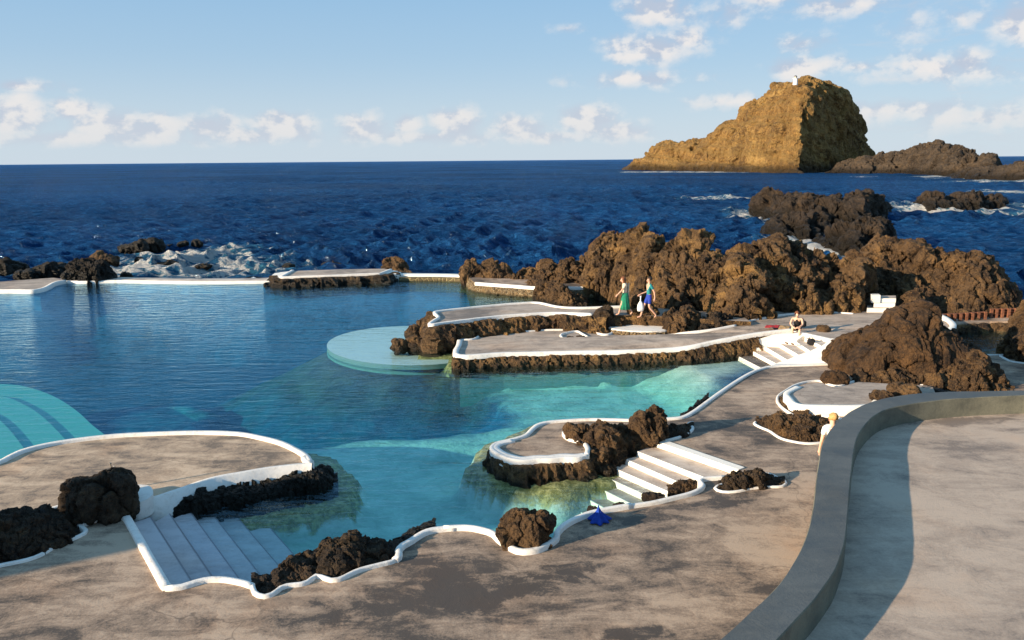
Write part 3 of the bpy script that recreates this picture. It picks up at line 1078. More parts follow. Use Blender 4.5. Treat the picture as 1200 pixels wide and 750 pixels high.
# sea: one sheet from the rim to the horizon
NA, NR = 760, 940
tha = np.radians(np.linspace(-44, 44, NA))
seaedge = [un(p[0], p[1], -0.2) for p in [(-140, 339), (0, 333), (60, 326), (100, 326.5), (240, 326.5), (312, 325), (330, 324), (470, 323.5), (480, 323.5), (545, 323), (600, 325), (690, 329), (700, 332), (780, 345), (840, 350)]] + [np.array([11.5, 38.5, 0]), np.array([16, 38.5, 0]), np.array([22, 38.0, 0]), np.array([30, 38, 0]), np.array([44, 40, 0])]
ea = np.array([math.atan2(p[0], p[1]) for p in seaedge])
er = np.array([math.hypot(p[0], p[1]) for p in seaedge])
so_ = np.argsort(ea)
r0 = np.interp(tha, ea[so_], er[so_])
RR = r0[None, :] * (16000.0 / r0[None, :]) ** (np.linspace(0, 1, NR)[:, None])
SX = (RR * np.sin(tha)[None, :]).ravel()
SY = (RR * np.cos(tha)[None, :]).ravel()
rr = RR.ravel()
dr = rr * math.log(16000 / 50.0) / NR
SZ = np.zeros(len(SX))
dX = np.zeros(len(SX))
dY = np.zeros(len(SX))
for i in range(64):
    lam = 0.9 * (16 / 0.9) ** (i / 63.0)
    k = 2 * math.pi / lam
    ang = math.radians(-62) + RNG.normal(0, 0.75)           # swell runs in from the upper right
    ph = RNG.uniform(0, 6.283)
    a = 0.042 * lam ** 0.30 * (1.0 if lam < 3.5 else 0.72)
    arg = k * (SX * math.cos(ang) + SY * math.sin(ang)) + ph
    fad = np.clip((lam / dr - 2.0) / 1.5, 0, 1)
    SZ += a * fad * np.cos(arg)
    dX -= 0.75 * a * fad * math.cos(ang) * np.sin(arg)
    dY -= 0.75 * a * fad * math.sin(ang) * np.sin(arg)
gust = 0.75 + 0.5 * vnoise(np.c_[SX / 60, SY / 60, 0 * SX], 3)
near = smooth(0, 5.0, (RR - r0[None, :]).ravel())
amp_s = gust * (0.25 + 0.75 * near)
SZ = SZ * amp_s - 0.28
SX2 = SX + dX * near
SY2 = SY + dY * near
# foam: breaking water round rocks and along the rim, flecks on crests
foam = np.zeros(len(SX))
FO = []      # (px, py, radius across m, radius along sight m, strength)
FO += [(95, 318, 3.5, 3, .7), (20, 322, 4, 3, .55), (60, 320, 3, 2.5, .6), (150, 312, 5, 3.5, .75), (200, 305, 6, 4, .85), (240, 298, 5, 6, .8), (255, 310, 6, 5, .75), (205, 298, 5, 4, .8), (290, 318, 5, 4, .65), (180, 318, 6, 3, .8), (240, 321, 6, 3, .75), (130, 322, 3, 2, .7), (270, 292, 5, 4, .6), (300, 312, 3, 2, .6), (160, 298, 3, 4, .5), (330, 312, 5, 2, .55),
       (880, 250, 4, 8, .85), (895, 257, 3, 6, .8), (870, 246, 4, 8, .6), (858, 232, 14, 6, .65), (835, 232, 6, 5, .6), (928, 284, 3, 4, .9), (945, 282, 3.2, 5, .95), (910, 282, 2, 3, .7), (965, 292, 2.5, 3, .9), (985, 297, 2.5, 2, .85), (1050, 242, 5, 7, .7), (1095, 246, 6, 5, .9), (1140, 245, 7, 5, .95), (1190, 240, 9, 7, .85), (1180, 250, 7, 4, .7), (1195, 225, 12, 10, .7), (1060, 237, 4, 5, .6),
       (1010, 207, 10, 12, .5), (1100, 207, 12, 16, .75), (1130, 209, 16, 10, .7), (1180, 212, 16, 12, .7), (1155, 213, 20, 6, .6)]
for x in range(735, 1030, 9):
    FO.append((x, 201.5, 6.5, 26, 0.75 + 0.2 * math.sin(x)))
for (px, py, ra, rs, s_) in FO:
    c = un(px, py, -0.25)
    dd = np.hypot(c[0], c[1])
    hd = c[:2] / dd
    u = (SX - c[0]) * hd[1] - (SY - c[1]) * hd[0]
    v = (SX - c[0]) * hd[0] + (SY - c[1]) * hd[1]
    foam = np.maximum(foam, s_ * np.exp(-((u / ra) ** 2 + (v / rs) ** 2) * 0.8))
SZ += foam * 0.20 * vnoise(np.c_[SX * 1.1, SY * 1.1, 0 * SX], 8) * smooth(300, 100, rr)
crest = np.clip((SZ + 0.28 - 0.55) * 1.1, 0, 0.32) * (vnoise(np.c_[SX / 9, SY / 9, 0 * SX], 14) > 0.1)
foam = np.maximum(foam, crest)
sm = bpy.data.meshes.new('sea')
sf = grid_faces(NR, NA)[:, ::-1].astype(np.int32)
sm.vertices.add(len(SX))
sm.vertices.foreach_set('co', np.c_[SX2, SY2, SZ].astype(np.float32).ravel())
sm.loops.add(sf.size)
sm.loops.foreach_set('vertex_index', np.ascontiguousarray(sf).ravel())
sm.polygons.add(len(sf))
sm.polygons.foreach_set('loop_start', np.arange(0, sf.size, 4, dtype=np.int32))
sm.polygons.foreach_set('use_smooth', np.ones(len(sf), dtype=bool))
sm.update(calc_edges=True)
sm.materials.append(M_SEA)
sea = bpy.data.objects.new('sea', sm)
COL.objects.link(sea)
if sea.data.polygons[1000].normal.z < 0:
    sea.data.flip_normals()
at = sea.data.attributes.new('foam', 'FLOAT', 'POINT')
at.data.foreach_set('value', foam.astype(np.float32))
tag(sea, kind='structure')

# ---------------------------------------------------------------- rim of the pool
rim = thing('sea_wall', un(200, 330, 0), 'low pale sea wall along the far edge of the pool, washed by waves', 'sea wall')
P = catmull(pxs([(62, 329.5), (78, 330), (100, 330.5), (140, 329.5), (190, 330.3), (240, 330.8), (290, 330.5), (318, 330)], 0.06), 5)
kerb('wall_top', P, 1.5, 0.07, 0.08, M_TREAD, rim, offset=0.65, seed=31)
kerb('wall_base', P, 1.4, 0.0, 4.6, M_DEEP, rim, offset=0.68, seed=31)
kerb('kerb', P, 0.24, 0.10, 0.10, M_WHITE, rim, offset=-0.2, seed=32)
ap = thing('sea_wall_apron', un(20, 336, 0), 'wide concrete apron at the far left corner of the pool', 'apron')
slab('apron_top', pxs([(-140, 344), (0, 340), (46, 339.5), (64, 331.5), (80, 327.5), (62, 325.5), (0, 330), (-140, 334)], 0.16), 4.7, M_TERR, ap, side=M_DEEP)
kerb('kerb', catmull(pxs([(-140, 344.5), (0, 340.6), (44, 340.2), (64, 332), (76, 329.5)], 0.16), 5), 0.22, 0.08, 0.18, M_WHITE, ap, seed=33)

jet = thing('stone_jetty', un(400, 328, 0), 'raised concrete jetty on dark lava rubble at the far side of the pool', 'jetty')
jt = pxs([(329, 325.5), (446, 321), (458, 316.5), (450, 314.8), (400, 315.5), (342, 317.5)], 0.5)
slab('jetty_top', jt, 4.8, M_TERR, jet, side=M_DEEP)
kerb('kerb', pxs([(343, 317.5), (329, 325.5), (380, 323.8), (446, 321), (458, 316.5)], 0.5), 0.20, 0.08, 0.2, M_WHITE, jet, seed=34)
rock_band('rock_facing', catmull(pxs([(323, 322), (328, 326.5), (360, 325.3), (400, 323.7), (446, 321.9), (464, 318)], 0.5), 5), -0.03, -0.6, 0.3, M_LAVA_DARK, jet, amp=0.25, size=0.7, seed=35, side=-1, step=0.12, lean=0.2)
for i in range(3):
    a, b = 452 + i * 4, 462 + i * 6
    slab('step', pxs([(a, 321.5 + i * 1.3), (a + 12, 321 + i * 1.3), (a + 14, 317.5 + i * 1.3), (a + 5, 316.5 + i * 1.3)], 0.42 - 0.1 * i), 0.6, M_CREAM, jet)
for i in range(2):
    slab('step', pxs([(312 + i * 6, 327.5 - i), (322 + i * 6, 326 - i), (332 + i * 6, 319 - i), (322 + i * 6, 320 - i)], 0.2 + 0.12 * i), 0.6, M_CREAM, jet)
rock_band('rock_toe', pxs([(313, 331), (320, 331.5), (328, 330.5), (333, 328.5)], 0.2), 0.0, -0.5, 0.2, M_LAVA_DARK, jet, amp=0.15, size=0.5, seed=36, side=-1, step=0.1)

rw = thing('rim_wall', un(515, 330, 0), 'low yellow stained stone wall closing the pool beside the jetty', 'wall')
kerb('wall_face', catmull(pxs([(468, 326.2), (500, 326.3), (530, 326.8), (552, 328.5), (556, 331)], 0.16), 5), 0.5, 0.06, 4.6, M_RIMWALL, rw, offset=0.1, seed=37)
kerb('kerb', catmull(pxs([(468, 323.2), (500, 323.5), (530, 324), (552, 326), (557, 330)], 0.22), 5), 0.9, 0.07, 0.3, M_CREAM, rw, offset=0.4, seed=38)

# walk along the foot of the low crags
walk = thing('crag_walk', un(650, 333, 0.5), 'narrow brown concrete walk with white edge along the foot of the low crags', 'walkway')
wk_front = [(557, 332), (585, 334), (618, 336.5), (645, 338), (662, 337.5), (700, 337.3), (744, 337)]
wk = list(pxs(wk_front, 0.55)) + list(pxs([(790, 338), (790, 330), (744, 330), (700, 328.5), (640, 325.5), (590, 323), (546, 322.5)], 0.55))
slab('walk_top', wk, 4.9, M_DECK, walk, side=M_MASON)
kerb('kerb', catmull(pxs(wk_front, 0.55), 4), 0.15, 0.07, 0.12, M_WHITE, walk, seed=39)
kerb('kerb', catmull(pxs([(548, 323.3), (590, 324.2), (640, 327), (690, 330), (744, 331.6)], 0.55), 4), 0.15, 0.06, 0.1, M_WHITE, walk, seed=40)
rock_band('rock_facing', pxs([(545, 322.3), (550, 327), (555, 331), (585, 334.5), (618, 337), (645, 338.5), (662, 338), (744, 337.6)], 0.55), -0.1, -0.5, 0.06, M_MASON, walk, amp=0.10, size=0.35, seed=41, side=-1, step=0.12)

# ---------------------------------------------------------------- upper terrace and path
up = thing('upper_terrace', un(600, 370, 0.5), 'upper grey terrace with white kerb on a tall lava rubble wall', 'terrace')
up_front = [(504, 381.5), (522, 379), (550, 375.5), (584, 371.5), (620, 369), (650, 367.5), (694, 369)]
up_back = [(744, 359.5), (700, 361), (672, 361.5), (652, 360), (630, 355.5), (612, 356), (580, 358.5), (545, 362), (512, 366), (511, 369), (514, 373), (508, 377)]
slab('terrace_top', list(pxs(up_front, Z_UP)) + list(pxs([(740, 369.5), (790, 371.5), (835, 374.5)], Z_UP - 0.05)) + list(pxs([(880, 377), (868, 369), (820, 364.5), (790, 362.5)], Z_PLAT + 0.08)) + list(pxs(up_back, Z_UP)), 2.2, M_TERR, up, side=M_LAVA_OCHRE, zbot=-4.5)
kerb('kerb', catmull(pxs([(694, 369)] + up_front[-2::-1] + up_back[::-1][:1] + up_back[::-1][1:], Z_UP), 4), 0.16, 0.07, 0.12, M_WHITE, up, seed=42)
rock_band('rock_facing', catmull(pxs([(712, 371), (694, 370.0)] + [(x, y + 0.7) for x, y in up_front[-2::-1]] + [(503, 379), (510, 371.5), (508, 366.5)], Z_UP), 4), -0.02, -0.3, 0.16, M_LAVA_OCHRE, up, amp=0.22, size=0.55, seed=43, side=1, step=0.09, rows=18, lean=0.25)

# ---------------------------------------------------------------- low sun terrace joined to the platform
low_front = [(538, 418.5), (590, 415.5), (640, 414.3), (690, 413.4), (740, 412.3), (785, 410)]
ramp_front = [(810, 407, .50), (832, 402.5, .58), (852, 398.5, .66), (876, 394, .74), (900, 390.5, .80), (928, 387.5, Z_PLAT)]
plat_right = [(973, 397.5, Z_PLAT), (1000, 401, Z_PLAT), (1080, 400, Z_PLAT), (1108, 393, Z_PLAT), (1117, 385, Z_PLAT), (1110, 377.5, Z_PLAT), (1088, 370, Z_PLAT), (1040, 361, Z_PLAT), (960, 361, Z_PLAT), (900, 365, Z_PLAT)]
low_back = [(862, 382, .76), (832, 387.5, .66), (800, 391, .56), (780, 393.5), (746, 393), (722, 391), (708, 386), (670, 387), (636, 387.5), (610, 389.5), (568, 391.5), (556, 398), (539, 399)]
st = thing('sun_terrace', un(700, 415, 0), 'low sun terrace with thick white kerb that climbs to the platform by the crags', 'terrace')
lowpoly = list(pxs(low_front, Z_LOW)) + list(pxs(ramp_front, 0)) + list(pxs(plat_right, 0)) + list(pxs(low_back, Z_LOW))
slab('terrace_top', lowpoly, 0, M_TERR, st, zbot=-4.5, side=M_SHELF_SIDE)
kerb('kerb', catmull(pxs([(539, 400), (538, 405), (537.5, 418)] + low_front[1:] + ramp_front, Z_LOW), 4), 0.22, 0.08, 0.08, M_WHITE, st, seed=44)
kerb('kerb', catmull(pxs(low_back[::-1], Z_LOW), 3), 0.10, 0.06, 0.1, M_WHITE, st, seed=45)
kerb('kerb', catmull(pxs([(860, 382, .76), (880, 376, .8), (900, 372, Z_PLAT), (920, 369, Z_PLAT), (960, 366, Z_PLAT), (1000, 368, Z_PLAT)], 0), 3), 0.08, 0.05, 0.1, M_WHITE, st, seed=47)
kerb('kerb', catmull(pxs([(1082, 366), (1098, 370), (1110, 375.5), (1117, 382.5), (1112, 389), (1098, 394)], Z_PLAT), 5), 0.24, 0.10, 0.35, M_CREAM, st, seed=48)
rock_band('rock_facing', catmull(pxs([(536.5, 404), (536, 419)] + [(x, y + 0.6) for x, y in low_front] + [(x, y + 0.8, z) for x, y, z in ramp_front[:5]], Z_LOW), 4), -0.02, -0.3, 0.10, M_LAVA_OCHRE, st, amp=0.10, size=0.30, seed=46, side=-1, step=0.07, lean=0.05)
# little rock wells in the terrace
for (pts, sd_) in (([(657, 394), (664, 400), (680, 401.5), (690, 397.5), (682, 392), (676, 389), (664, 391)], 51), ([(697, 387.5), (702, 392), (712, 393), (718, 390), (708, 385.5), (700, 385)], 52)):
    kerb('kerb', catmull(pxs(pts, Z_LOW), 3, True), 0.09, 0.07, 0.05, M_WHITE, st, closed=True, seed=sd_)

# white bench top between the rocks, on rubble
bench = thing('rubble_bench', un(755, 393, Z_LOW), 'curved white topped rubble bench between brown rocks on the sun terrace', 'bench')
bt = catmull(pxs([(712, 382), (722, 386), (745, 387.8), (770, 388), (786, 386), (788, 381.5), (770, 380), (750, 379), (725, 378)], 0.62), 4, True)
slab('bench_top', bt, 0.07, M_WHITE, bench)
rock_band('rubble_base', pxs([(704, 380), (712, 383), (722, 387), (745, 388.8), (770, 389), (788, 387)], 0.60), -0.03, 0.35, 0.05, M_MASON, bench, amp=0.06, size=0.25, seed=53, side=-1, step=0.07)
ledge = thing('rubble_bench', un(685, 386, Z_LOW), 'small white topped rubble ledge left of the leaning rock on the sun terrace', 'bench')
slab('bench_top', pxs([(675, 379.5), (680, 381.5), (697, 382), (701, 379), (694, 377)], 0.66), 0.06, M_WHITE, ledge)
rock_band('rubble_base', pxs([(673, 379), (680, 382), (697, 382.6), (703, 379)], 0.64), -0.03, 0.35, 0.05, M_MASON, ledge, amp=0.06, size=0.25, seed=54, side=-1, step=0.07)


# ---------------------------------------------------------------- stairs
M_GRISER = whitewash('grey worn riser', (0.22, 0.21, 0.225), (0.14, 0.13, 0.14), 0.5)
def stairs(t, lines, zs, mat, nose=None, zb=0.5, step_w=None):
    """lines: photo pairs of each nosing (front edge of tread i, i=0 is the top landing edge), zs: tread heights"""
    L = []
    for i, (a, b) in enumerate(lines):
        z = zs[max(0, i)]
        L.append((un(a[0], a[1], z), un(b[0], b[1], z)))
    for i in range(1, len(L)):
        (a0, b0), (a1, b1) = L[i - 1], L[i]
        z = zs[i]
        ia = a0 + (a0 - a1) * 0.03
        ib = b0 + (b0 - b1) * 0.03
        q = [np.array([*ia[:2], z]), np.array([*ib[:2], z]), np.array([*b1[:2], z]), np.array([*a1[:2], z])]
        s = slab('step', q, 0.9, mat, t)
        if nose is not None:
            # painted riser and nosing, a thin board proud of the tread
            u = (a1 - a0) / np.linalg.norm((a1 - a0)[:2])
            v = (b1 - b0) / np.linalg.norm((b1 - b0)[:2])
            rz = zs[i] - zs[i + 1] if i + 1 < len(zs) else 0.16
            n_ = [np.array([*(a1 - u * 0.02)[:2], z + 0.004]), np.array([*(b1 - v * 0.02)[:2], z + 0.004]), np.array([*(b1 + v * 0.012)[:2], z + 0.004]), np.array([*(a1 + u * 0.012)[:2], z + 0.004])]
            slab('riser', n_, rz + 0.02, nose, s)
    return L


t = thing('pool_steps', un(250, 650, 0), 'grey violet steps going down into the near left corner of the pool', 'steps')
stairs(t, [((150, 606), (200, 692)), ((177, 606), (228, 686)), ((199, 602), (256, 686)), ((222, 598), (292, 694)), ((244, 596), (318, 690)), ((266, 592), (338, 676)), ((290, 589), (357, 664))],
       [0.45, 0.30, 0.15, -0.01, -0.17, -0.34, -0.52], M_GTREAD, M_GRISER)
t = thing('pool_steps', un(790, 555, 0), 'broad white fronted steps between the brown rocks and the deck, going down under water', 'steps')
Ls = stairs(t, [((766, 516), (872, 553)), ((747, 529), (832, 562)), ((733, 538), (808, 570.5)), ((716, 547), (790, 579)), ((699, 554), (765, 584)), ((682, 562), (745, 593)), ((664, 571), (720, 602)), ((645, 579), (700, 612))],
            [0.45, 0.31, 0.17, 0.04, -0.12, -0.28, -0.46, -0.66], M_TREAD, M_CREAM)
# the top riser belongs to the deck edge
a0, b0 = un(768, 517.4, Z_DECK), un(866, 551.4, Z_DECK)
uu = np.array([-(b0 - a0)[1], (b0 - a0)[0], 0])
uu = uu / np.linalg.norm(uu)
if uu[0] > 0:
    uu = -uu
slab('riser', [a0 - uu * 0.22 + [0, 0, .03], b0 - uu * 0.22 + [0, 0, .03], b0 + uu * 0.03 + [0, 0, .03], a0 + uu * 0.03 + [0, 0, .03]], 0.16, M_CREAM, t)

t = thing('pool_steps', un(920, 410, 0), 'small white steps below the seated sunbather, flanked by a cream slope', 'steps')
stairs(t, [((945, 391), (974, 399)), ((943, 396), (962, 405)), ((932, 400), (949, 411)), ((913, 402.5), (936, 416)), ((897, 406.5), (923, 422)), ((881, 411), (910, 426.5)), ((862, 416), (893, 432))],
       [0.85, 0.72, 0.59, 0.45, 0.30, 0.15, 0.0], M_TREAD, M_CREAM)
a0, b0 = un(930, 387.8, Z_PLAT), un(974, 397.7, Z_PLAT)
uu = np.array([(b0 - a0)[1], -(b0 - a0)[0], 0])
uu = uu / np.linalg.norm(uu)
if uu[1] > 0:
    uu = -uu
slab('riser', [a0 - uu * 0.12 + [0, 0, .006], b0 - uu * 0.12 + [0, 0, .006], b0 + uu * 0.03 + [0, 0, .006], a0 + uu * 0.03 + [0, 0, .006]], 0.30, M_CREAM, t)
# cream slopes either side
slab('side_slope', [un(946, 390, .86), un(928, 388.5, .84), un(905, 392.5, .78), un(880, 400, .55), un(850, 413, .12), un(828, 420, -.1), un(846, 421, -.1), un(866, 416, .0), un(884, 410.5, .2), un(900, 405.5, .34), un(916, 401.5, .5), un(934, 398.5, .65)], 0.0, M_CREAM, t, zbot=-1.2)
slab('side_slope', [un(975, 396.5, .90), un(983, 399, .92), un(976, 426.5, .50), un(910, 429.5, .47), un(896, 431, .45), un(909, 426, .2), un(924, 421, .34), un(937, 415.5, .5), un(951, 410.5, .62), un(964, 404.5, .76)], 0.0, M_CREAM, t, zbot=-1.2)

t = thing('rock_steps', un(1030, 366, .85), 'white steps climbing into the shaded gap between two crags', 'steps')
for i, (x0, x1, y) in enumerate([(1016, 1049, 366), (1024, 1049, 360), (1026, 1050, 354.5)]):
    z = Z_PLAT + 0.20 * (i + 1)
    a, b = un(x0, y - 4.6, z), un(x1, y - 4.6, z)
    hd = np.array([a[0], a[1], 0]) / np.hypot(a[0], a[1])
    s_ = slab('step', [a, b, b + hd * 0.9, a + hd * 0.9], 0.6, M_TREAD, t)
    slab('riser', [a - hd * .02 + [0, 0, .004], b - hd * .02 + [0, 0, .004], b + hd * .05 + [0, 0, .004], a + hd * .05 + [0, 0, .004]], 0.19, M_CREAM, s_)
a, b = un(1022, 346, 1.62), un(1032, 346, 1.62)
slab('landing_block', [a, b, b + [0.1, .4, 0], a + [0.1, .4, 0]], 0.35, M_WHITE, t)

# ---------------------------------------------------------------- bathing platform at the left
bp = thing('bathing_platform', un(180, 560, 0), 'rounded brown bathing platform with white rim at the left of the pool', 'platform')
bp_far = [(-80, 560), (-30, 551), (0, 543), (12, 537), (28, 530), (55, 523), (85, 518), (118, 514), (150, 511.3), (195, 509.3), (240, 508.6), (280, 510), (305, 514.5), (328, 520.5), (346, 528.5), (358, 536), (363, 543)]
bp_near = [(360, 545), (340, 547), (315, 550), (286, 555), (258, 560), (236, 566), (214, 574), (196, 580), (180, 585), (150, 588), (120, 590), (80, 596), (50, 604), (25, 612), (-20, 626), (-80, 640)]
slab('platform_top', list(pxs(bp_far, Z_TERR)) + list(pxs(bp_near, Z_TERR)), 0.46, M_LDECK, bp, side=M_LAVA_BLACK)
kerb('kerb', catmull(pxs(bp_far, Z_TERR), 5), 0.16, 0.08, 0.25, M_WHITE, bp, seed=61)
kerb('kerb', catmull(pxs([(354, 538), (357, 543), (364, 545)], Z_TERR), 4), 0.16, 0.08, 0.3, M_WHITE, bp, seed=62, offset=0.05)
# the white battered face on the near side
face_top = catmull(pxs([(366, 545)] + bp_near[0:10], Z_TERR), 5)
face_top = resample(face_top, 0.15)
Nf = plan_normals(face_top, False)
rows = []
m = len(face_top)
for (o_, dz) in ((-0.06, -0.10), (-0.055, 0.05), (0.03, 0.06), (0.06, 0.04), (0.20, -0.24), (0.24, -0.55)):
    rows.append(np.c_[face_top[:, :2] + Nf * o_, face_top[:, 2] + dz])
V = np.stack(rows, 1)
fo = link_mesh('parapet_face', V.reshape(-1, 3), [tuple(f) for f in grid_faces(m, 6)], M_WHITE, bp, smoothed=True)
_t = np.array(fo.data.polygons[len(fo.data.polygons) // 2].normal)
deck_kerb([(10, 616), (30, 610), (52, 602), (78, 594), (92, 592)], 0.48, 0.24, 0.14, parent=bp, seed=63)
deck_kerb([(-10, 612), (0, 609.5), (10, 609), (6, 613), (-10, 618)], 0.48, 0.2, 0.1, parent=bp, seed=64)
# white rounded seat beside the big rock
seat_out = catmull(pxs([(150, 573), (160, 568), (172, 568.5), (178, 572), (179, 579), (172, 585), (158, 590), (148, 588)], 0.60), 5, True)
sb = thing('rounded_plinth', un(165, 585, Z_TERR), 'rounded white plinth tucked behind the big black rock', 'plinth')
slab('plinth_body', seat_out, 0.4, M_WHITE, sb)

# ---------------------------------------------------------------- underwater shelves
def shelf(lst, z, mat, label, thick=3.0, side=M_SHELF_SIDE):
    o = slab('underwater_shelf', lst, thick, mat, side=side)
    tag(o, label, 'shelf')
    return o


cz = un(470, 404, -0.13)
ring = []
for k in range(72):
    a = 2 * math.pi * k / 72
    px, py = 482 + 99 * math.cos(a), 405 + 23 * math.sin(a)
    ring.append((px, py))
shelf(pxs(ring, -0.22), 0, M_SHELF, 'pale round shelf just under the water beside the lava outcrop', 0.2)
ring2 = [(486 + 103 * math.cos(2 * math.pi * k / 72), 412 + 25 * math.sin(2 * math.pi * k / 72)) for k in range(72)]
shelf(pxs(ring2, -0.66), 0, M_SHELF_DEEP, 'deeper green rim below the pale round shelf', 0.3)
g1 = catmull(pxs([(-160, 452), (-60, 449), (0, 450), (30, 453), (62, 464), (88, 480), (108, 498), (128, 515), (140, 540), (-160, 560)], -1.20), 4, True)
shelf(g1, 0, M_SHELF_DEEP, thick=0.6, label='lowest of the sunken curved steps behind the bathing platform')
g2 = catmull(pxs([(-160, 462), (-60, 461), (0, 464), (28, 474), (52, 490), (82, 522), (90, 545), (-160, 560)], -1.11), 4, True)
shelf(g2, 0, M_SHELF_DEEP, thick=0.6, label='middle sunken curved step behind the bathing platform')
g3 = catmull(pxs([(-160, 478), (-60, 478), (-20, 482), (4, 496), (32, 531), (40, 550), (-160, 560)], -1.02), 4, True)
shelf(g3, 0, M_SHELF_DEEP, thick=0.6, label='topmost sunken step at the left edge beside the bathing platform')

# ---------------------------------------------------------------- upper patio with its curved parapet
w_out = [(800, 779), (842, 750), (880, 716), (912, 685), (930, 658), (941, 637), (949, 612), (953, 590), (956, 562), (959, 542), (963, 521), (973, 503), (987, 489), (1003, 478.5), (1024, 470), (1050, 464), (1080, 460.6), (1120, 458.8), (1160, 458), (1200, 457.6), (1260, 457.4), (1340, 457)]
w_in = [(880, 779), (912, 749), (940, 719), (960, 696), (978, 670), (986, 650), (991, 630), (994, 600), (996, 572), (998.5, 549), (1001, 528), (1006, 510), (1016, 495.5), (1029, 484.5), (1044, 478.5), (1062, 474.5), (1085, 471), (1112, 468), (1150, 465.4), (1200, 463.4), (1260, 462), (1340, 461)]
out = catmull(pxs(w_out, Z_WALL), 6)
inn = catmull(pxs(w_in, Z_WALL), 6)
patio_pts = list(inn[:, :2]) + [np.array([28, 17.0]), np.array([28, -6.0]), np.array([1.0, -6.0]), np.array([1.5, 5.5])]
patio = slab('patio', [np.array([p[0], p[1], Z_PATIO]) for p in patio_pts], 0, M_PATIO, zbot=0.30)
tag(patio, kind='structure')
wall = thing('curved_parapet', un(980, 600, Z_DECK), 'thick grey S shaped parapet wall around the upper patio', 'wall')
n = len(out)
zo = Z_WALL + 0.010 * fbm(out * 2.0, 3, 71)
rows = [np.c_[out[:, :2], np.full(n, Z_DECK - 0.05)], np.c_[out[:, :2] , np.full(n, Z_WALL - 0.02)], np.c_[out[:, :2] + (inn - out)[:, :2] * 0.03, zo + 0.002]]
rows2 = [np.c_[inn[:, :2] + (out - inn)[:, :2] * 0.03, zo + 0.002], np.c_[inn[:, :2] + (out - inn)[:, :2] * 0.004, np.full(n, Z_WALL - 0.015)], np.c_[inn[:, :2], np.full(n, Z_PATIO - 0.2)]]
jit = 0.012 * fbm(np.c_[out[:, :2] * 4, np.zeros(n)], 3, 72)
rows[1][:, :2] += (inn - out)[:, :2] * jit[:, None]
V = np.stack([rows[2]] + [rows[2] * (1 - k) + rows2[0] * k for k in (.25, .5, .75)] + [rows2[0]], 1)
link_mesh('coping', V.reshape(-1, 3), [tuple(f) for f in grid_faces(n, 5)], M_WALLTOP, wall, smoothed=True)
V = np.stack([rows[0], rows[1], rows[2]], 1)
link_mesh('outer_face', V.reshape(-1, 3), [tuple(f) for f in grid_faces(n, 3)], M_WALLFACE, wall)
V = np.stack(rows2, 1)
link_mesh('inner_face', V.reshape(-1, 3), [tuple(f) for f in grid_faces(n, 3)], M_WALLFACE, wall)

# ---------------------------------------------------------------- raised terrace behind the planting bed
rt = thing('raised_terrace', un(970, 470, Z_DECK), 'small raised concrete terrace with bright white front beside the rusty boulder', 'terrace')
rt_pts = [(921, 461.5), (934, 454), (948, 449.5), (962, 448.5), (973, 452.5), (985, 453.5), (1006, 447.5), (1040, 449.5), (1092, 452), (1100, 468), (1030, 470), (1018, 476.5), (975, 477), (936, 476), (924, 468)]
slab('terrace_top', pxs(rt_pts, 0.70), 0.5, M_TERR, rt)
kerb('kerb', catmull(pxs([(936, 454), (922, 461.5), (925, 467.5), (936, 475.5), (975, 477), (1017, 476.5), (1028, 470)], 0.70), 4), 0.18, 0.05, 0.30, M_CREAM, rt, seed=66)

# tide pool to the right, behind the deck
tp = slab('tide_pool_water', [*pxs([(1060, 417), (1300, 417.5)], 0.2), np.array([30, 37.5, .2]), np.array([15, 37.5, .2])], 0.0, M_WATER, zbot=-1.5)
tag(tp, kind='structure')
tb = slab('tide_pool_bed', [*pxs([(1050, 419), (1320, 419.5)], -1.0), np.array([31, 39, -1.0]), np.array([14, 39, -1.0])], 0.4, M_LAVA_BLACK)
tag(tb, kind='structure')
# ================================================================== ROCKS
# --- near pool edge
boulder('rock', 119, 613, 78, 55, 0.42, M_LAVA_DARK, 'big black square-shouldered rock between bathing platform and grey violet steps', 101, 0.8, 0.17, 0.42, 6, jag=0.5,
        shape=lambda c: np.sign(c) * np.abs(c) ** np.array([0.75, 0.8, 0.7]))
ridge_rock('rock', [(-40, 672), (0, 661), (40, 651), (70, 640), (94, 627)], [(-40, 600), (-10, 604), (15, 608), (24, 606), (42, 609), (55, 603), (66, 603.5), (76, 610), (84, 615), (90, 620), (94, 625)], 0.45, 0.9, 1.0, M_LAVA_DARK, 0.15, 0.45, 102,
           label='long dark rock cut by the left edge of the view, ringed by white kerb', rows=36, n=220)
ridge_rock('lava_bank', [(148, 607), (200, 604), (240, 598.5), (290, 588.5), (340, 578), (375, 571), (396, 566)], [(148, 600), (160, 597), (175, 591.5), (200, 582.5), (225, 577), (250, 574.5), (280, 569), (310, 566), (330, 563), (345, 554), (355, 552), (365, 548.5), (380, 548), (388, 553), (393, 560), (396, 565)], -0.02, 0.45, 0.6, M_LAVA_BLACK, 0.085, 0.30, 103, below=0.35,
           label='long low black lava bank under the white face of the bathing platform', rows=30, n=380)
ridge_rock('rock', [(298, 694), (304, 697), (313, 699), (325, 692), (340, 685), (362, 679), (372, 672.5), (385, 677.5), (400, 677), (425, 667), (460, 656), (470, 648)],
           [(298, 686), (302, 680), (310, 679), (320, 678), (324, 672), (333, 666), (345, 658), (356, 652), (368, 648), (380, 644), (386, 638), (396, 637), (405, 638), (409, 631), (414, 628), (420, 632), (424, 639), (432, 642), (441, 639), (447, 638), (455, 641), (463, 636), (470, 632)], 0.36, 0.65, 0.7, M_LAVA_DARK, 0.125, 0.36, 104,
           label='long jagged dark rock inside the wavy kerb at the near pool edge', rows=40, n=330)
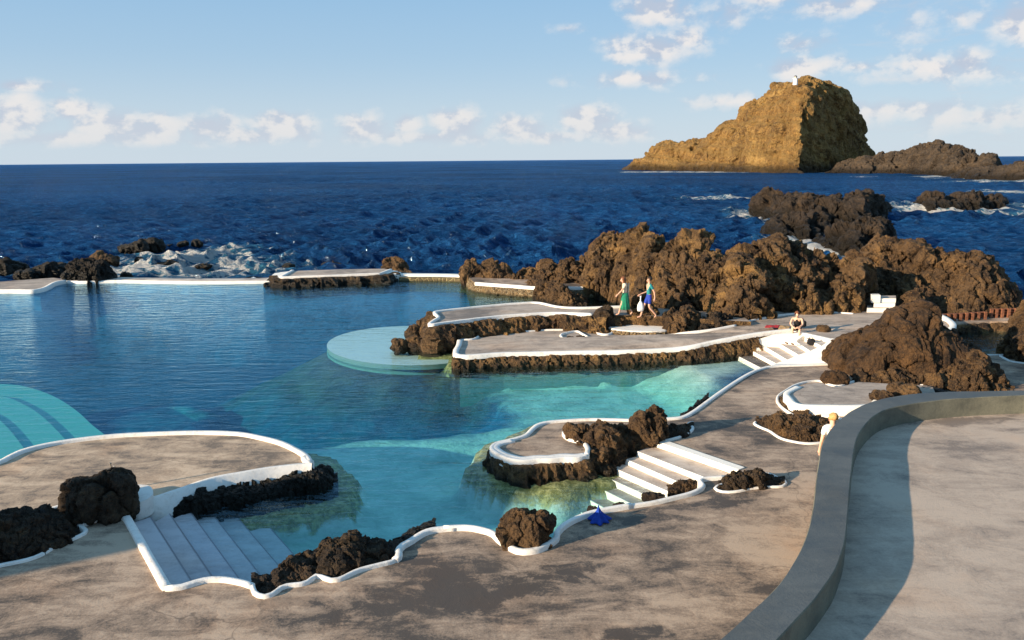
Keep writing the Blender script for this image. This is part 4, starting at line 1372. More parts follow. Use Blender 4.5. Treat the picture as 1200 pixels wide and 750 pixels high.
ridge_rock('rock', [(468, 648), (476, 641), (486, 633), (497, 626), (510, 621)], [(468, 636), (474, 632), (481, 629), (488, 623), (496, 619.5), (504, 619), (510, 620.5)], 0.15, 0.35, 0.4, M_LAVA_BLACK, 0.09, 0.28, 105, label='black wet rock under the outer side of the wavy kerb', rows=24, n=80)
boulder('rock', 619, 647, 62, 49, 0.40, M_LAVA, 'single round brown boulder set in a loop of the near kerb', 106, 0.85, 0.15, 0.45, 6)
# --- peninsula
boulder('rock', 676, 518, 30, 21, 0.45, M_LAVA, 'small rounded brown rock standing on the little grey peninsula inside a white hook', 111, 0.9, 0.14, 0.5, 5)
ridge_rock('crag', [(684, 545), (694, 551), (706, 552.5), (720, 547), (740, 535), (756, 525), (770, 517)], [(684, 512), (690, 505), (698, 502), (708, 498.5), (720, 499.5), (728, 503), (738, 501), (748, 500), (760, 506), (770, 512)], 0.0, 1.0, 0.9, M_LAVA, 0.22, 0.55, 112,
           label='sunlit brown crag between the little grey peninsula and the white steps', rows=46, n=220)
boulder('rock', 741, 535, 40, 26, 0.05, M_LAVA, 'dark shaded rock filling the gap between the sunlit crag and the white steps', 127, 0.7, 0.18, 0.5, 5)
boulder('rock', 760, 519, 46, 39, 0.45, M_LAVA, 'upright two lobed boulder at the head of the white steps', 113, 0.7, 0.18, 0.5, 6)
ridge_rock('rock', [(776, 518), (790, 514), (802, 511), (812, 504)], [(776, 503), (784, 499), (796, 498), (806, 499), (812, 501.5)], 0.45, 0.6, 0.5, M_LAVA_DARK, 0.09, 0.3, 114, label='low dark rock tail behind the two lobed boulder', rows=24, n=90)
ridge_rock('rock', [(842, 573), (860, 575.5), (890, 572.5), (919, 567)], [(842, 568), (846, 563), (853, 558), (858, 553), (866, 551.5), (873, 552), (878, 555), (884, 550), (889, 550.5), (894, 555), (899, 558), (906, 560), (912, 563), (919, 565.5)], 0.45, 0.35, 0.4, M_LAVA_DARK, 0.095, 0.24, 115,
           label='small knobbly rock in a white ring on the open deck right of the white steps', rows=34, n=170)
ridge_rock('rock', [(783, 578), (800, 575), (817, 571)], [(783, 573), (790, 569), (800, 564), (808, 560), (815, 562), (817, 567)], 0.30, 0.25, 0.3, M_LAVA, 0.06, 0.2, 116, label='low brown rock at the foot of the bend in the deck kerb by the steps', rows=20, n=70)
boulder('rock', 766, 589, 30, 11, 0.32, M_LAVA_DARK, 'flat dark stone at the lower end of the broad white fronted steps', 117, 0.6, 0.12, 0.4, 5)
boulder('rock', 727, 597, 18, 7, 0.2, M_LAVA_DARK, 'small dark stone at the water line right of the blue cloth', 118, 0.7, 0.14, 0.5, 4)
boulder('rock', 694, 601, 14, 8, 0.25, M_LAVA_DARK, 'small dark stone at the water line left of the blue cloth', 119, 0.7, 0.14, 0.5, 4)
ridge_rock('rock', [(798, 491), (808, 485), (818, 475), (830, 466)], [(798, 488), (804, 482), (812, 476), (818, 470), (824, 466.5), (830, 464.5)], 0.0, 0.3, 0.3, M_LAVA_BLACK, 0.07, 0.25, 120, label='thin black rock fringe under the kerb along the far basin', rows=20, n=70)
# --- planting bed, raised terrace
ridge_rock('lava_mound', [(886, 496.5), (900, 503.5), (915, 511.5), (930, 516.5), (946, 519), (968, 517.5)], [(886, 494), (894, 490.5), (906, 488.5), (920, 488), (932, 487), (946, 486), (958, 487), (968, 492)], 0.45, 1.5, 1.0, M_LAVA, 0.10, 0.30, 121, label='low brown lava mound in a white ringed bed beside the man in white', rows=40, n=180)
ridge_rock('rock', [(914, 471), (922, 480), (931, 488), (950, 488), (980, 486), (1012, 485)], [(914, 467), (920, 472), (928, 480), (935, 479), (944, 478), (950, 480.5), (960, 482.5), (975, 482), (985, 479), (1000, 480), (1012, 479)], 0.45, 0.35, 0.4, M_LAVA, 0.08, 0.25, 122, label='narrow rock border below the bright front of the raised terrace', rows=22, n=160)
boulder('rock', 977, 452, 33, 20, 0.45, M_LAVA_BIG, 'rounded pitted boulder lying at the left foot of the rusty giant boulder', 123, 0.8, 0.09, 0.5, 5, jag=0.2)
boulder('rock', 1033, 472, 26, 14, 0.70, M_LAVA, 'small dark stone on the raised terrace at the parapet', 124, 0.8, 0.14, 0.5, 5)
boulder('rock', 1059, 467, 40, 17, 0.70, M_LAVA, 'angular brown stone on the raised terrace above the parapet', 125, 0.7, 0.14, 0.5, 5)
boulder('rock', 1092, 462, 30, 8, 0.55, M_LAVA_BLACK, 'flat black stone behind the top of the parapet bend', 126, 0.7, 0.14, 0.5, 4)
# --- the rusty giant
ridge_rock('giant_boulder', [(968, 424), (980, 432), (992, 438), (1008, 444), (1028, 447), (1060, 449), (1090, 450), (1120, 450), (1140, 450)],
           [(968, 414), (970, 406), (974, 399), (984, 393), (994, 390), (1004, 387), (1016, 384), (1021, 378), (1030, 375), (1035, 368), (1046, 362), (1056, 357), (1068, 355), (1080, 357), (1087, 362), (1089, 374), (1096, 383), (1104, 391), (1112, 399), (1124, 405), (1134, 408), (1138, 414), (1140, 424)],
           0.45, 1.7, 2.2, M_LAVA_BIG, 0.24, 1.2, 131, label='giant rusty lava boulder rising from the deck near the right edge', rows=100, n=400, jag=0.30, fine=0.8, crack=0.7, gul=0.5)
ridge_rock('rock', [(1003, 447), (1030, 450.5), (1070, 453), (1110, 456), (1150, 459), (1188, 459)], [(1003, 438), (1010, 431), (1022, 429), (1040, 430), (1058, 429), (1072, 431), (1090, 433), (1106, 430), (1118, 426), (1130, 422), (1138, 410), (1146, 416), (1154, 427), (1164, 434), (1174, 443), (1182, 452), (1188, 458)],
           0.45, 1.2, 1.0, M_LAVA, 0.26, 0.62, 132, label='tilted brown slabs in a row along the foot of the giant boulder', rows=54, n=300, jag=0.6)
ridge_rock('rock', [(1057, 364), (1070, 366), (1084, 366)], [(1057, 358), (1060, 349), (1066, 341), (1071, 338), (1077, 342), (1081, 352), (1084, 362)], 0.85, 0.8, 0.6, M_LAVA, 0.22, 0.5, 133, label='pointed rock spike behind the giant boulder', rows=36, n=70)
ridge_rock('rock', [(1172, 414), (1180, 419), (1200, 426), (1250, 434)], [(1172, 406), (1178, 402), (1184, 393), (1188, 378), (1194, 366), (1202, 358), (1216, 352), (1250, 350)], 0.45, 1.8, 2, M_LAVA, 0.3, 0.8, 134, label='brown rock mass cut by the right picture edge beside the tide pool', rows=50, n=130)
# --- crags behind the path
ridge_rock('crag', [(546, 324), (600, 326.5), (640, 328.5), (704, 332)], [(546, 309), (550, 307), (556, 309), (566, 311), (571, 309), (574, 302), (578, 307), (584, 309), (591, 308.5), (596, 316), (600, 322), (607, 320), (612, 316), (618, 317), (622, 312), (628, 315), (633, 315), (637, 308), (641, 305), (646, 309), (652, 314), (658, 310), (664, 307), (672, 306), (680, 304), (688, 299), (696, 293), (704, 290)],
           0.55, 1.3, 2.0, M_LAVA, 0.40, 0.9, 141, label='long low jagged crag behind the brown walk at the pool back', rows=54, n=330, jag=0.8, comp=0.9)
ridge_rock('crag', [(688, 332), (720, 335), (740, 340), (760, 352), (790, 362), (800, 364)], [(688, 303), (692, 298), (696, 292), (698, 281), (703, 275), (712, 269), (722, 271), (732, 272), (740, 272), (744, 267), (749, 263.5), (754, 265), (760, 274), (768, 282), (775, 291), (785, 302), (792, 318), (800, 340)],
           0.75, [(688, 1.8), (740, 2.2), (800, 3.2)], 2.6, M_LAVA_OCHRE, 0.50, 1.3, 142, label='tallest craggy rock left of centre rising behind the two walkers', rows=84, n=280, jag=0.7, comp=0.9)
ridge_rock('crag', [(772, 360), (800, 365), (830, 366), (866, 372), (880, 372.5)], [(772, 330), (780, 305), (787, 293), (793, 288), (800, 285), (807, 283), (815, 286), (822, 290), (827, 289), (834, 293), (840, 297), (847, 303), (853, 310), (858, 300), (863, 293), (870, 293), (876, 298), (880, 305)],
           0.85, 2.8, 2.4, M_LAVA_OCHRE, 0.50, 1.15, 143, label='twin topped brown crag in the middle of the ridge behind the path', rows=84, n=260, jag=0.7, comp=0.9)
ridge_rock('crag', [(856, 371), (884, 372.5), (910, 368), (940, 367.5), (980, 368), (1003, 366), (1012, 364)], [(856, 312), (866, 300), (876, 298), (886, 295), (895, 290), (903, 286.5), (912, 288), (922, 289), (930, 291), (940, 293), (950, 297), (958, 303), (968, 309), (976, 310), (984, 309), (990, 304), (997, 298), (1004, 296), (1010, 304), (1012, 330)],
           0.85, [(856, 3), (920, 3.2), (985, 2.2), (1012, 1.2)], 2.6, M_LAVA_OCHRE, 0.52, 1.15, 144, label='broad gully cut crag ending in an ochre pillar beside the rock steps', rows=90, n=330, jag=0.7, comp=0.9)
ridge_rock('crag', [(1000, 362), (1030, 362), (1060, 366), (1100, 372), (1130, 375), (1165, 374), (1193, 369)], [(1000, 304), (1006, 294), (1012, 287), (1021, 278.5), (1032, 275), (1042, 277), (1049, 277), (1060, 277.5), (1070, 279), (1076, 286), (1084, 290), (1092, 292), (1102, 293), (1111, 291), (1120, 293), (1130, 296), (1142, 301), (1152, 307), (1162, 316), (1172, 328), (1180, 337), (1186, 348), (1190, 360), (1193, 367)],
           0.55, [(1000, 5), (1040, 5.5), (1100, 4.5), (1150, 3.2), (1193, 1.2)], 2.5, M_LAVA, 0.48, 1.3, 145, label='hump backed brown crag at the right above the wooden railing', rows=96, n=380, jag=0.5, comp=0.7, hollow=[(1000, 1.6), (1050, 2.4), (1110, 2.0), (1140, .5), (1193, 0)])
# --- rocks on and beside the terraces
ridge_rock('rock', [(617, 341), (628, 350), (640, 354), (652, 358), (668, 361), (686, 360.5)], [(617, 334), (622, 330), (630, 328.5), (640, 330), (648, 333), (656, 335), (664, 338), (672, 343), (680, 349), (686, 354)], 0.0, 1.0, 1.2, M_LAVA, 0.24, 0.6, 151, label='brown boulders in the still inlet behind the upper terrace', rows=44, n=130, jag=0.6)
boulder('rock', 708, 383, 26, 26, 0.6, M_LAVA_DARK, 'dark leaning rock left of the curved rubble bench', 152, 0.8, 0.17, 0.5, 5)
ridge_rock('rock', [(728, 378), (742, 380), (764, 381), (774, 378)], [(728, 375), (734, 368), (738, 357), (742, 346), (746, 338), (751, 340), (756, 347), (762, 356), (768, 367), (774, 376)], 0.62, 0.8, 0.7, M_LAVA, 0.20, 0.45, 153, label='cone shaped brown rock between the two walkers', rows=50, n=90)
boulder('rock', 724, 383, 18, 12, 0.6, M_LAVA, 'small brown stone between the leaning rock and the cone shaped rock', 154, 0.8, 0.14, 0.5, 4)
ridge_rock('rock', [(772, 384), (785, 391), (800, 392), (820, 389)], [(772, 380), (778, 373), (785, 368), (792, 364), (799, 361.5), (806, 362), (812, 366), (816, 374), (820, 386)], 0.5, 1.0, 0.9, M_LAVA, 0.22, 0.55, 155, label='blocky brown rock at the right end of the rubble bench', rows=50, n=110)
ridge_rock('rock', [(818, 389), (835, 387.5), (852, 386), (868, 381)], [(818, 382), (824, 374), (832, 371), (838, 367), (848, 367), (856, 371), (864, 375), (868, 379)], 0.6, 0.8, 0.7, M_LAVA_DARK, 0.18, 0.4, 156, label='dark knobbly rock where the sun terrace begins to climb', rows=40, n=110)
boulder('rock', 668, 399.5, 12, 6, 0.42, M_LAVA_DARK, 'little dark stone in the left half of the white edged well', 157, 0.8, 0.14, 0.5, 4)
boulder('rock', 681, 399, 13, 6, 0.42, M_LAVA_DARK, 'little dark stone in the right half of the white edged well', 158, 0.8, 0.14, 0.5, 4)
boulder('rock', 708, 391, 11, 5, 0.42, M_LAVA, 'little brown stone in the well below the curved rubble bench', 159, 0.8, 0.14, 0.5, 4)
boulder('rock', 965, 389, 15, 8.5, 0.85, M_LAVA_OCHRE, 'small tan stone on the platform right of the seated sunbather', 160, 0.8, 0.14, 0.5, 4)
# outcrop at the round shelf
boulder('rock', 468, 413.5, 22, 16, -0.05, M_LAVA, 'outermost round rock standing on the pale underwater shelf', 161, 0.8, 0.14, 0.5, 5)
boulder('rock', 493, 413, 36, 18, -0.05, M_LAVA, 'broad knobbly rock on the pale underwater shelf next to the sun terrace corner', 162, 0.7, 0.17, 0.45, 5)
boulder('rock', 486, 398, 22, 16, -0.05, M_LAVA, 'pair of lumpy brown stones left below the upper terrace corner', 163, 0.8, 0.17, 0.5, 5)
boulder('rock', 497, 386, 18, 15, 0.25, M_LAVA, 'brown stone leaning on the left end of the upper terrace wall', 164, 0.8, 0.17, 0.5, 5)
boulder('rock', 505, 376, 12, 12, 0.5, M_LAVA, 'topmost small stone against the back corner of the upper terrace', 165, 0.8, 0.15, 0.5, 4)
boulder('rock', 519, 403, 24, 14, 0.05, M_LAVA_OCHRE, 'ochre rock wedged between the upper terrace wall and sun terrace kerb', 166, 0.8, 0.15, 0.5, 5)
# --- left sea rocks
LS = [(8, 324, 46, 19, 'black rock heap cut by the left edge beyond the apron'), (33, 328, 26, 12, 'small black rock behind the concrete apron'), (63, 326, 40, 18, 'black rock with foam on its left beyond the apron'),
      (119, 313, 34, 15, 'brown topped sea rock directly behind the jagged black rim rock'), (148, 327, 12, 8, 'small black boulder on the rim right of the jagged rim rock'), (164, 309, 10, 7, 'tiny rock awash left of the white splash'),
      (158, 296.5, 32, 13, 'left hump of the black skerry in the surf'), (178, 294, 26, 14, 'right higher hump of the black skerry in the surf'), (198, 291, 11, 6, 'tiny rock just right of the black skerry'), (214, 290.5, 14, 8, 'small rock in the gap at the right of the skerry'), (231, 289.5, 12, 9, 'rightmost small rock of the skerry line'),
      (196, 313.5, 24, 7, 'flat brown ledge awash below the white splash'), (238, 315.5, 22, 6, 'flat reddish ledge awash left of the jetty'), (338, 315, 16, 6, 'low dark rock just behind the left end of the jetty'), (388, 314.5, 26, 7, 'low dark rock behind the middle of the jetty')]
for i, (cx, by, wp, hp, lab) in enumerate(LS):
    boulder('sea_rock', cx, by, wp, hp, -0.3, M_LAVA_BLACK if i not in (3, 11, 12) else M_LAVA, lab, 170 + i, 0.8, 0.2, 0.5, 4 if wp < 20 else 5, sink=0.3)
ridge_rock('sea_rock', [(80, 329), (100, 331), (120, 331), (136, 328)], [(80, 322), (84, 316), (89, 311), (94, 311), (99, 309), (104, 312), (109, 308), (115, 309), (121, 312), (127, 318), (133, 324), (136, 327)], 0.0, 1.6, 1.5, M_LAVA_BLACK, 0.42, 0.8, 190, label='jagged black rock standing on the pool rim and mirrored in the pool', rows=44, n=120, jag=0.7)
ridge_rock('sea_rock', [(448, 317), (465, 321), (484, 323)], [(448, 313), (455, 306), (462, 303), (467, 304), (472, 309), (478, 316), (484, 322)], 0.1, 1.4, 1.4, M_LAVA, 0.3, 0.7, 191, label='brown rock hunched at the right end of the jetty', rows=36, n=80)
# --- skerries
ridge_rock('skerry', [(885, 254), (905, 258), (950, 264), (1000, 264), (1043, 254)], [(885, 246), (888, 232), (894, 223), (902, 218), (909, 217.5), (916, 220), (924, 222), (931, 225), (938, 222), (947, 222), (955, 226), (963, 228), (970, 224), (978, 225), (986, 229), (994, 226), (1003, 222), (1011, 221), (1019, 223), (1026, 226), (1034, 230), (1041, 236), (1043, 246)],
           -0.4, 7, 7, M_SKERRY, 1.15, 3.0, 201, label='large dark skerry in the sea below the golden islet', rows=60, n=300, jag=0.8, below=2, comp=1.0, gul=0.4)
ridge_rock('skerry', [(897, 276), (915, 279.5), (940, 280), (966, 279)], [(897, 266), (903, 257), (912, 253), (924, 250), (938, 249), (950, 251), (960, 257), (966, 266)], -0.4, 4, 4, M_SKERRY, 0.8, 2.2, 202, gul=0.4, comp=0.8, label='dark block in front of the left half of the large skerry', rows=50, n=150, jag=0.7, below=2)
ridge_rock('skerry', [(953, 289), (975, 294), (1000, 298.5), (1020, 297), (1044, 290)], [(953, 285), (962, 276), (972, 270), (985, 264), (997, 259), (1008, 257), (1018, 254), (1028, 256), (1037, 262), (1044, 274)], -0.4, 3.5, 4, M_SKERRY, 0.8, 2.0, 203, gul=0.4, comp=0.9, label='brown tumbled rock between the large skerry and the hump backed crag', rows=54, n=190, jag=0.7, below=2)
ridge_rock('skerry', [(1066, 245), (1090, 246.5), (1130, 246), (1160, 245), (1182, 243)], [(1066, 243.5), (1072, 239), (1079, 232), (1086, 226), (1093, 223.5), (1099, 226), (1106, 229), (1114, 226), (1124, 226), (1134, 227), (1142, 225), (1150, 225), (1157, 222), (1164, 224), (1170, 229), (1177, 236), (1182, 242)],
           -0.4, 5, 6, M_SKERRY, 1.0, 2.6, 204, label='long low skerry ringed by white surf at the right', rows=50, n=220, jag=0.8, below=2, comp=0.9, gul=0.4)
# --- the far islet and headland
isl = ridge_rock('islet', [(730, 199.6), (760, 200.2), (800, 200.8), (850, 201.8), (900, 202.8), (934, 203.6), (950, 203.0), (980, 201.9), (1024, 200.6)],
                 [(730, 198.6), (738, 196.5), (746, 193), (752, 189), (757, 180), (762, 173), (770, 168), (778, 165.5), (784, 164), (790, 167), (803, 166.5), (815, 163), (827, 159.5), (838, 154.5), (842, 146), (850, 143), (858, 142), (864, 140.5), (867, 131), (873, 125), (880, 120), (890, 112), (901, 106.5), (912, 101), (925, 96), (938, 95.3), (949, 96.5), (957, 99.5), (965, 102.5), (975, 105), (984, 108.5), (988, 118), (995, 131), (1003, 143), (1007, 157), (1013, 168), (1018, 177), (1022, 188), (1024, 199)],
                 -0.5, [(730, 20), (780, 30), (850, 48), (925, 42), (938, 26), (955, 16), (985, 14), (1024, 10)], 50, M_ISLET, 1.7, 10, 211, label='tall golden tuff islet with a dark sheer right face on the horizon', rows=130, n=520, jag=0.35, crack=0.35, below=6, comp=0.7, fine=1.2, stretch=1.3, gul=1.6, strata=((0.42, 0.1, 0.90), 0.22, 1.5))
ridge_rock('headland', [(968, 203.5), (1010, 203.8), (1060, 204), (1110, 207), (1168, 209)], [(968, 202), (975, 198), (984, 191), (992, 186.5), (999, 188), (1006, 184.5), (1016, 184), (1026, 184), (1030, 179), (1037, 180), (1043, 176), (1054, 175.5), (1066, 173), (1080, 170), (1090, 167), (1094, 163), (1097, 161.5), (1101, 165), (1108, 165), (1118, 169), (1126, 175.5), (1136, 177), (1144, 180.5), (1150, 177), (1156, 176.5), (1161, 179.5), (1165, 190), (1168, 204)],
           -0.5, 24, 30, M_HEADLAND, 2.3, 7, 212, gul=0.5, label='grey brown rocky headland right of the golden islet', rows=70, n=320, jag=0.7, below=5, comp=1.0)
ridge_rock('headland', [(1104, 208), (1140, 211), (1180, 212), (1250, 213)], [(1104, 207), (1115, 204), (1128, 198), (1142, 194), (1156, 192.5), (1170, 192), (1180, 190), (1190, 187), (1202, 186), (1220, 182), (1250, 176)], -0.5, 14, 30, M_HEADLAND, 1.3, 5, 213, gul=0.3, comp=1.2, label='low brown headland cut by the right edge below the horizon', rows=50, n=220, jag=0.6, below=5)
# ================================================================== PEOPLE AND SMALL THINGS


def skin_mesh(name, V, E, R, mat, parent, sub=1, root=0):
    me = bpy.data.meshes.new(name)
    me.from_pydata([tuple(v) for v in V], E, [])
    o = bpy.data.objects.new(name, me)
    COL.objects.link(o)
    md = o.modifiers.new('skin', 'SKIN')
    md.use_smooth_shade = True
    for i, r in enumerate(R):
        rr_ = (r, r) if not isinstance(r, tuple) else r
        me.skin_vertices[0].data[i].radius = rr_
        me.skin_vertices[0].data[i].use_root = (i == root)
    if sub:
        ms = o.modifiers.new('sub', 'SUBSURF')
        ms.levels = sub
        ms.render_levels = sub
    dg = bpy.context.evaluated_depsgraph_get()
    ev = o.evaluated_get(dg)
    m2 = bpy.data.meshes.new_from_object(ev)
    o.modifiers.clear()
    bpy.data.objects.remove(o)
    bpy.data.meshes.remove(me)
    m2.name = name
    m2.materials.clear()
    m2.materials.append(mat)
    m2.polygons.foreach_set('use_smooth', [True] * len(m2.polygons))
    ob = bpy.data.objects.new(name, m2)
    COL.objects.link(ob)
    ob.parent = parent
    ob['base'] = [0.0, 0.0, 0.0]
    return ob


def person(loc, yaw, label, J, skin, hair, hair_mat, garments):
    """J: joints in metres, figure facing +Y. garments: (name, mat, [(joint, joint, r0, r1)])"""
    root = thing('person', loc, label, 'person')
    root.rotation_euler = (0, 0, yaw)
    rad = dict(pelvis=(.13, .10), waist=(.115, .085), chest=(.135, .095), neck=.052, head=.092, crown=.070, shL=.055, shR=.055, elL=.040, elR=.040, wrL=.028, wrR=.028, haL=.034, haR=.034, hipL=.085, hipR=.085, knL=.056, knR=.056, anL=.038, anR=.038, toL=.032, toR=.032)
    names = list(rad.keys())
    V = [np.array(J[n_], float) for n_ in names]
    R = [rad[n_] for n_ in names]
    ix = {n_: i for i, n_ in enumerate(names)}
    E = [(ix[a], ix[b]) for a, b in [('pelvis', 'waist'), ('waist', 'chest'), ('chest', 'neck'), ('neck', 'head'), ('head', 'crown'), ('chest', 'shL'), ('chest', 'shR'), ('shL', 'elL'), ('shR', 'elR'), ('elL', 'wrL'), ('elR', 'wrR'), ('wrL', 'haL'), ('wrR', 'haR'), ('pelvis', 'hipL'), ('pelvis', 'hipR'), ('hipL', 'knL'), ('hipR', 'knR'), ('knL', 'anL'), ('knR', 'anR'), ('anL', 'toL'), ('anR', 'toR')]]
    # fingers and thumb, a little curled
    for s in 'LR':
        h, wv = np.array(J['ha' + s], float), np.array(J['wr' + s], float)
        d = (h - wv) / max(np.linalg.norm(h - wv), 1e-6)
        side = np.cross(d, [1.0, 0, 0])
        if np.linalg.norm(side) < 0.2:
            side = np.cross(d, [0, 0, 1.0])
        side /= np.linalg.norm(side)
        pal = np.cross(side, d)
        for k, (off, ln) in enumerate(((-.028, .062), (-.010, .078), (.010, .074), (.027, .055))):
            a = h + side * off + d * (.03 + ln * .5)
            b = h + side * off + d * (.03 + ln) + pal * .018
            V += [a, b]
            R += [.010, .008]
            E += [(ix['ha' + s], len(V) - 2), (len(V) - 2, len(V) - 1)]
        V += [h - side * .045 + d * .02, h - side * .058 + d * .05]
        R += [.012, .009]
        E += [(ix['ha' + s], len(V) - 2), (len(V) - 2, len(V) - 1)]
    # nose and ears
    f = np.array(J.get('face', (0, 1, 0)), float)
    f /= np.linalg.norm(f)
    hd = np.array(J['head'], float)
    upv = np.array(J['crown'], float) - hd
    upv /= np.linalg.norm(upv)
    lat = np.cross(f, upv)
    lat /= np.linalg.norm(lat)
    V += [hd + f * .112 - upv * .005]
    R += [.013]
    E += [(ix['head'], len(V) - 1)]
    skin_mesh('body', V, E, R, skin, root, 1, ix['pelvis'])
    # hair: a cap that leaves the face free
    bm = bmesh.new()
    bmesh.ops.create_icosphere(bm, subdivisions=3, radius=1.0)
    for v in list(bm.verts):
        c = np.array(v.co)
        if c[1] > 0.35 and c[2] < 0.45 or c[2] < -0.45 - (0.4 if hair == 'long' else 0):
            bm.verts.remove(v)
    Mx = np.stack([lat, f, upv], 1)
    cen = hd + upv * .035 - f * .012
    for v in bm.verts:
        c = np.array(v.co)
        q = c * np.array([.108, .120, .125])
        if hair == 'long' and c[2] < 0:
            q = q + np.array([0, -0.02, c[2] * 0.22])
        q = q * (1 + 0.05 * math.sin(c[0] * 17 + c[2] * 13))
        v.co = Vector(cen + Mx @ q)
    me = bpy.data.meshes.new('hair')
    bm.to_mesh(me)
    bm.free()
    me.materials.append(hair_mat)
    me.polygons.foreach_set('use_smooth', [True] * len(me.polygons))
    ho = bpy.data.objects.new('hair', me)
    COL.objects.link(ho)
    ho.parent = root
    md = ho.modifiers.new('thick', 'SOLIDIFY')
    md.thickness = 0.012
    # eyes and mouth
    for nm_, pts, r_, mt in (('eye', [hd + f * .088 + lat * .032 + upv * .022, hd + f * .088 - lat * .032 + upv * .022], .011, M_HAIR_DARK), ('mouth', [hd + f * .090 - upv * .052], .014, M_LIP)):
        for p_ in pts:
            b2 = bmesh.new()
            bmesh.ops.create_icosphere(b2, subdivisions=2, radius=r_, matrix=Matrix.Translation(Vector(p_)))
            m3 = bpy.data.meshes.new(nm_)
            b2.to_mesh(m3)
            b2.free()
            m3.materials.append(mt)
            o3 = bpy.data.objects.new(nm_, m3)
            COL.objects.link(o3)
            o3.parent = root
    for (gn, gm, segs) in garments:
        gv, gr, ge, gi = [], [], [], {}
        for (a, b, r0_, r1_, fr) in segs:
            if a not in gi:
                gi[a] = len(gv)
                gv.append(np.array(J[a], float))
                gr.append(r0_)
            key = b if fr == 1 else b + 'h'
            if key not in gi:
                gi[key] = len(gv)
                gv.append(np.array(J[a], float) * (1 - fr) + np.array(J[b], float) * fr)
                gr.append(r1_)
            ge.append((gi[a], gi[key]))
        skin_mesh(gn, gv, ge, gr, gm, root, 1, 0)
    return root


def lathe_cloth(name, prof, mat, parent, folds=7, amp=0.08, seg=48, cen=(0, 0), sx=1.0, sy=1.0, thick=0.012, lean=(0, 0)):
    V = []
    for (r, z) in prof:
        for k in range(seg):
            a = 2 * math.pi * k / seg
            fr = r * (1 + amp * math.sin(folds * a + z * 4) * (prof[0][1] - z) / max(prof[0][1] - prof[-1][1], 1e-3) + 0.4 * amp * math.sin(3 * a + 1))
            tt = (prof[0][1] - z) / max(prof[0][1] - prof[-1][1], 1e-3)
            V.append((cen[0] + fr * math.cos(a) * sx + lean[0] * tt, cen[1] + fr * math.sin(a) * sy + lean[1] * tt, z))
    fs = [tuple(q[::-1]) for q in grid_faces(len(prof), seg, True)]
    V = np.array(V)
    if parent is not None:
        o = link_mesh(name, V + np.array(parent['base']), fs, mat, parent, smoothed=True)
    else:
        o = link_mesh(name, V, fs, mat, None, smoothed=True)
    md = o.modifiers.new('thick', 'SOLIDIFY')
    md.thickness = thick
    return o


M_LIP = plain('lip', (0.35, 0.13, 0.11), 0.5, 0.1)
C_TEAL = cloth('teal cotton', (0.02, 0.20, 0.21))
C_GREEN = cloth('green cotton', (0.012, 0.17, 0.10))
C_CREAM = cloth('cream cotton', (0.62, 0.50, 0.38))
C_BLUE = cloth('royal blue cotton', (0.018, 0.045, 0.30))
C_WHITE = cloth('white cotton', (0.86, 0.84, 0.80), 0.04)
C_BLACK = cloth('black cotton', (0.014, 0.014, 0.016))
C_RED = cloth('red towelling', (0.42, 0.03, 0.035))
C_TAN = cloth('tan towelling', (0.42, 0.26, 0.12))
C_NAVY = cloth('blue canvas', (0.010, 0.045, 0.30), 0.2)
C_BROWN = cloth('brown leather', (0.13, 0.06, 0.03))
M_METAL = plain('dull metal', (0.30, 0.27, 0.23), 0.45, 0.2, 40, 0.1, 0.8)
M_WOOD = plain('red brown timber', (0.16, 0.065, 0.035), 0.75, 0.35, 9, 0.4)


def stand(h=1.0, **kw):
    J = dict(pelvis=(0, 0, .95), waist=(0, .01, 1.10), chest=(0, 0, 1.34), neck=(0, 0, 1.52), head=(0, .02, 1.63), crown=(0, .01, 1.73), shL=(-.18, 0, 1.43), shR=(.18, 0, 1.43), elL=(-.23, -.02, 1.15), elR=(.23, -.02, 1.15), wrL=(-.24, .05, .90), wrR=(.24, .05, .90), haL=(-.24, .07, .84), haR=(.24, .07, .84),
             hipL=(-.09, 0, .90), hipR=(.09, 0, .90), knL=(-.10, .02, .50), knR=(.10, .02, .50), anL=(-.10, 0, .08), anR=(.10, 0, .08), toL=(-.11, .15, .035), toR=(.11, .15, .035))
    J.update(kw)
    return {k: (tuple(np.array(v) * h) if k != 'face' else v) for k, v in J.items()}


SHIRT = [('pelvis', 'waist', (.140, .110), (.135, .105), 1), ('waist', 'chest', (.135, .105), (.155, .115), 1), ('chest', 'neck', (.155, .115), .066, .85), ('chest', 'shL', (.155, .115), .075, 1), ('chest', 'shR', (.155, .115), .075, 1), ('shL', 'elL', .075, .060, .65), ('shR', 'elR', .075, .060, .65)]
SHORTS = [('waist', 'pelvis', (.125, .10), (.145, .115), 1), ('pelvis', 'hipL', (.145, .115), .105, 1), ('pelvis', 'hipR', (.145, .115), .105, 1), ('hipL', 'knL', .105, .088, .75), ('hipR', 'knR', .105, .088, .75)]
TANK = SHIRT[:3]

# the man in the teal shirt, walking left along the path
pm = un(760, 373, 1.02)
J = stand(1.02, anL=(-.10, -.30, .14), toL=(-.11, -.22, .04), knL=(-.10, .02, .50), anR=(.10, .32, .08), toR=(.11, .47, .04), knR=(.10, .20, .50), haR=(.24, .34, .98), wrR=(.25, .27, 1.02), elR=(.24, -.02, 1.12), elL=(-.25, -.14, 1.16), wrL=(-.27, -.16, .92), haL=(-.27, -.15, .86), chest=(0, .03, 1.34), face=(0, 1, -.1))
person(pm, math.radians(100), 'person in teal shirt and blue shorts walking left with a white bag', J, M_SKIN, 'short', M_HAIR_DARK, [('shirt', C_TEAL, SHIRT), ('shorts', C_BLUE, SHORTS)])
bagp = pm + np.array([-0.36, 0.02, 0.30])
bag = link_mesh('carrier_bag', np.zeros((1, 3)), [], None) if False else None
bb = thing('carrier_bag', bagp, 'white carrier bag hanging from the hand of the person in teal', 'bag')
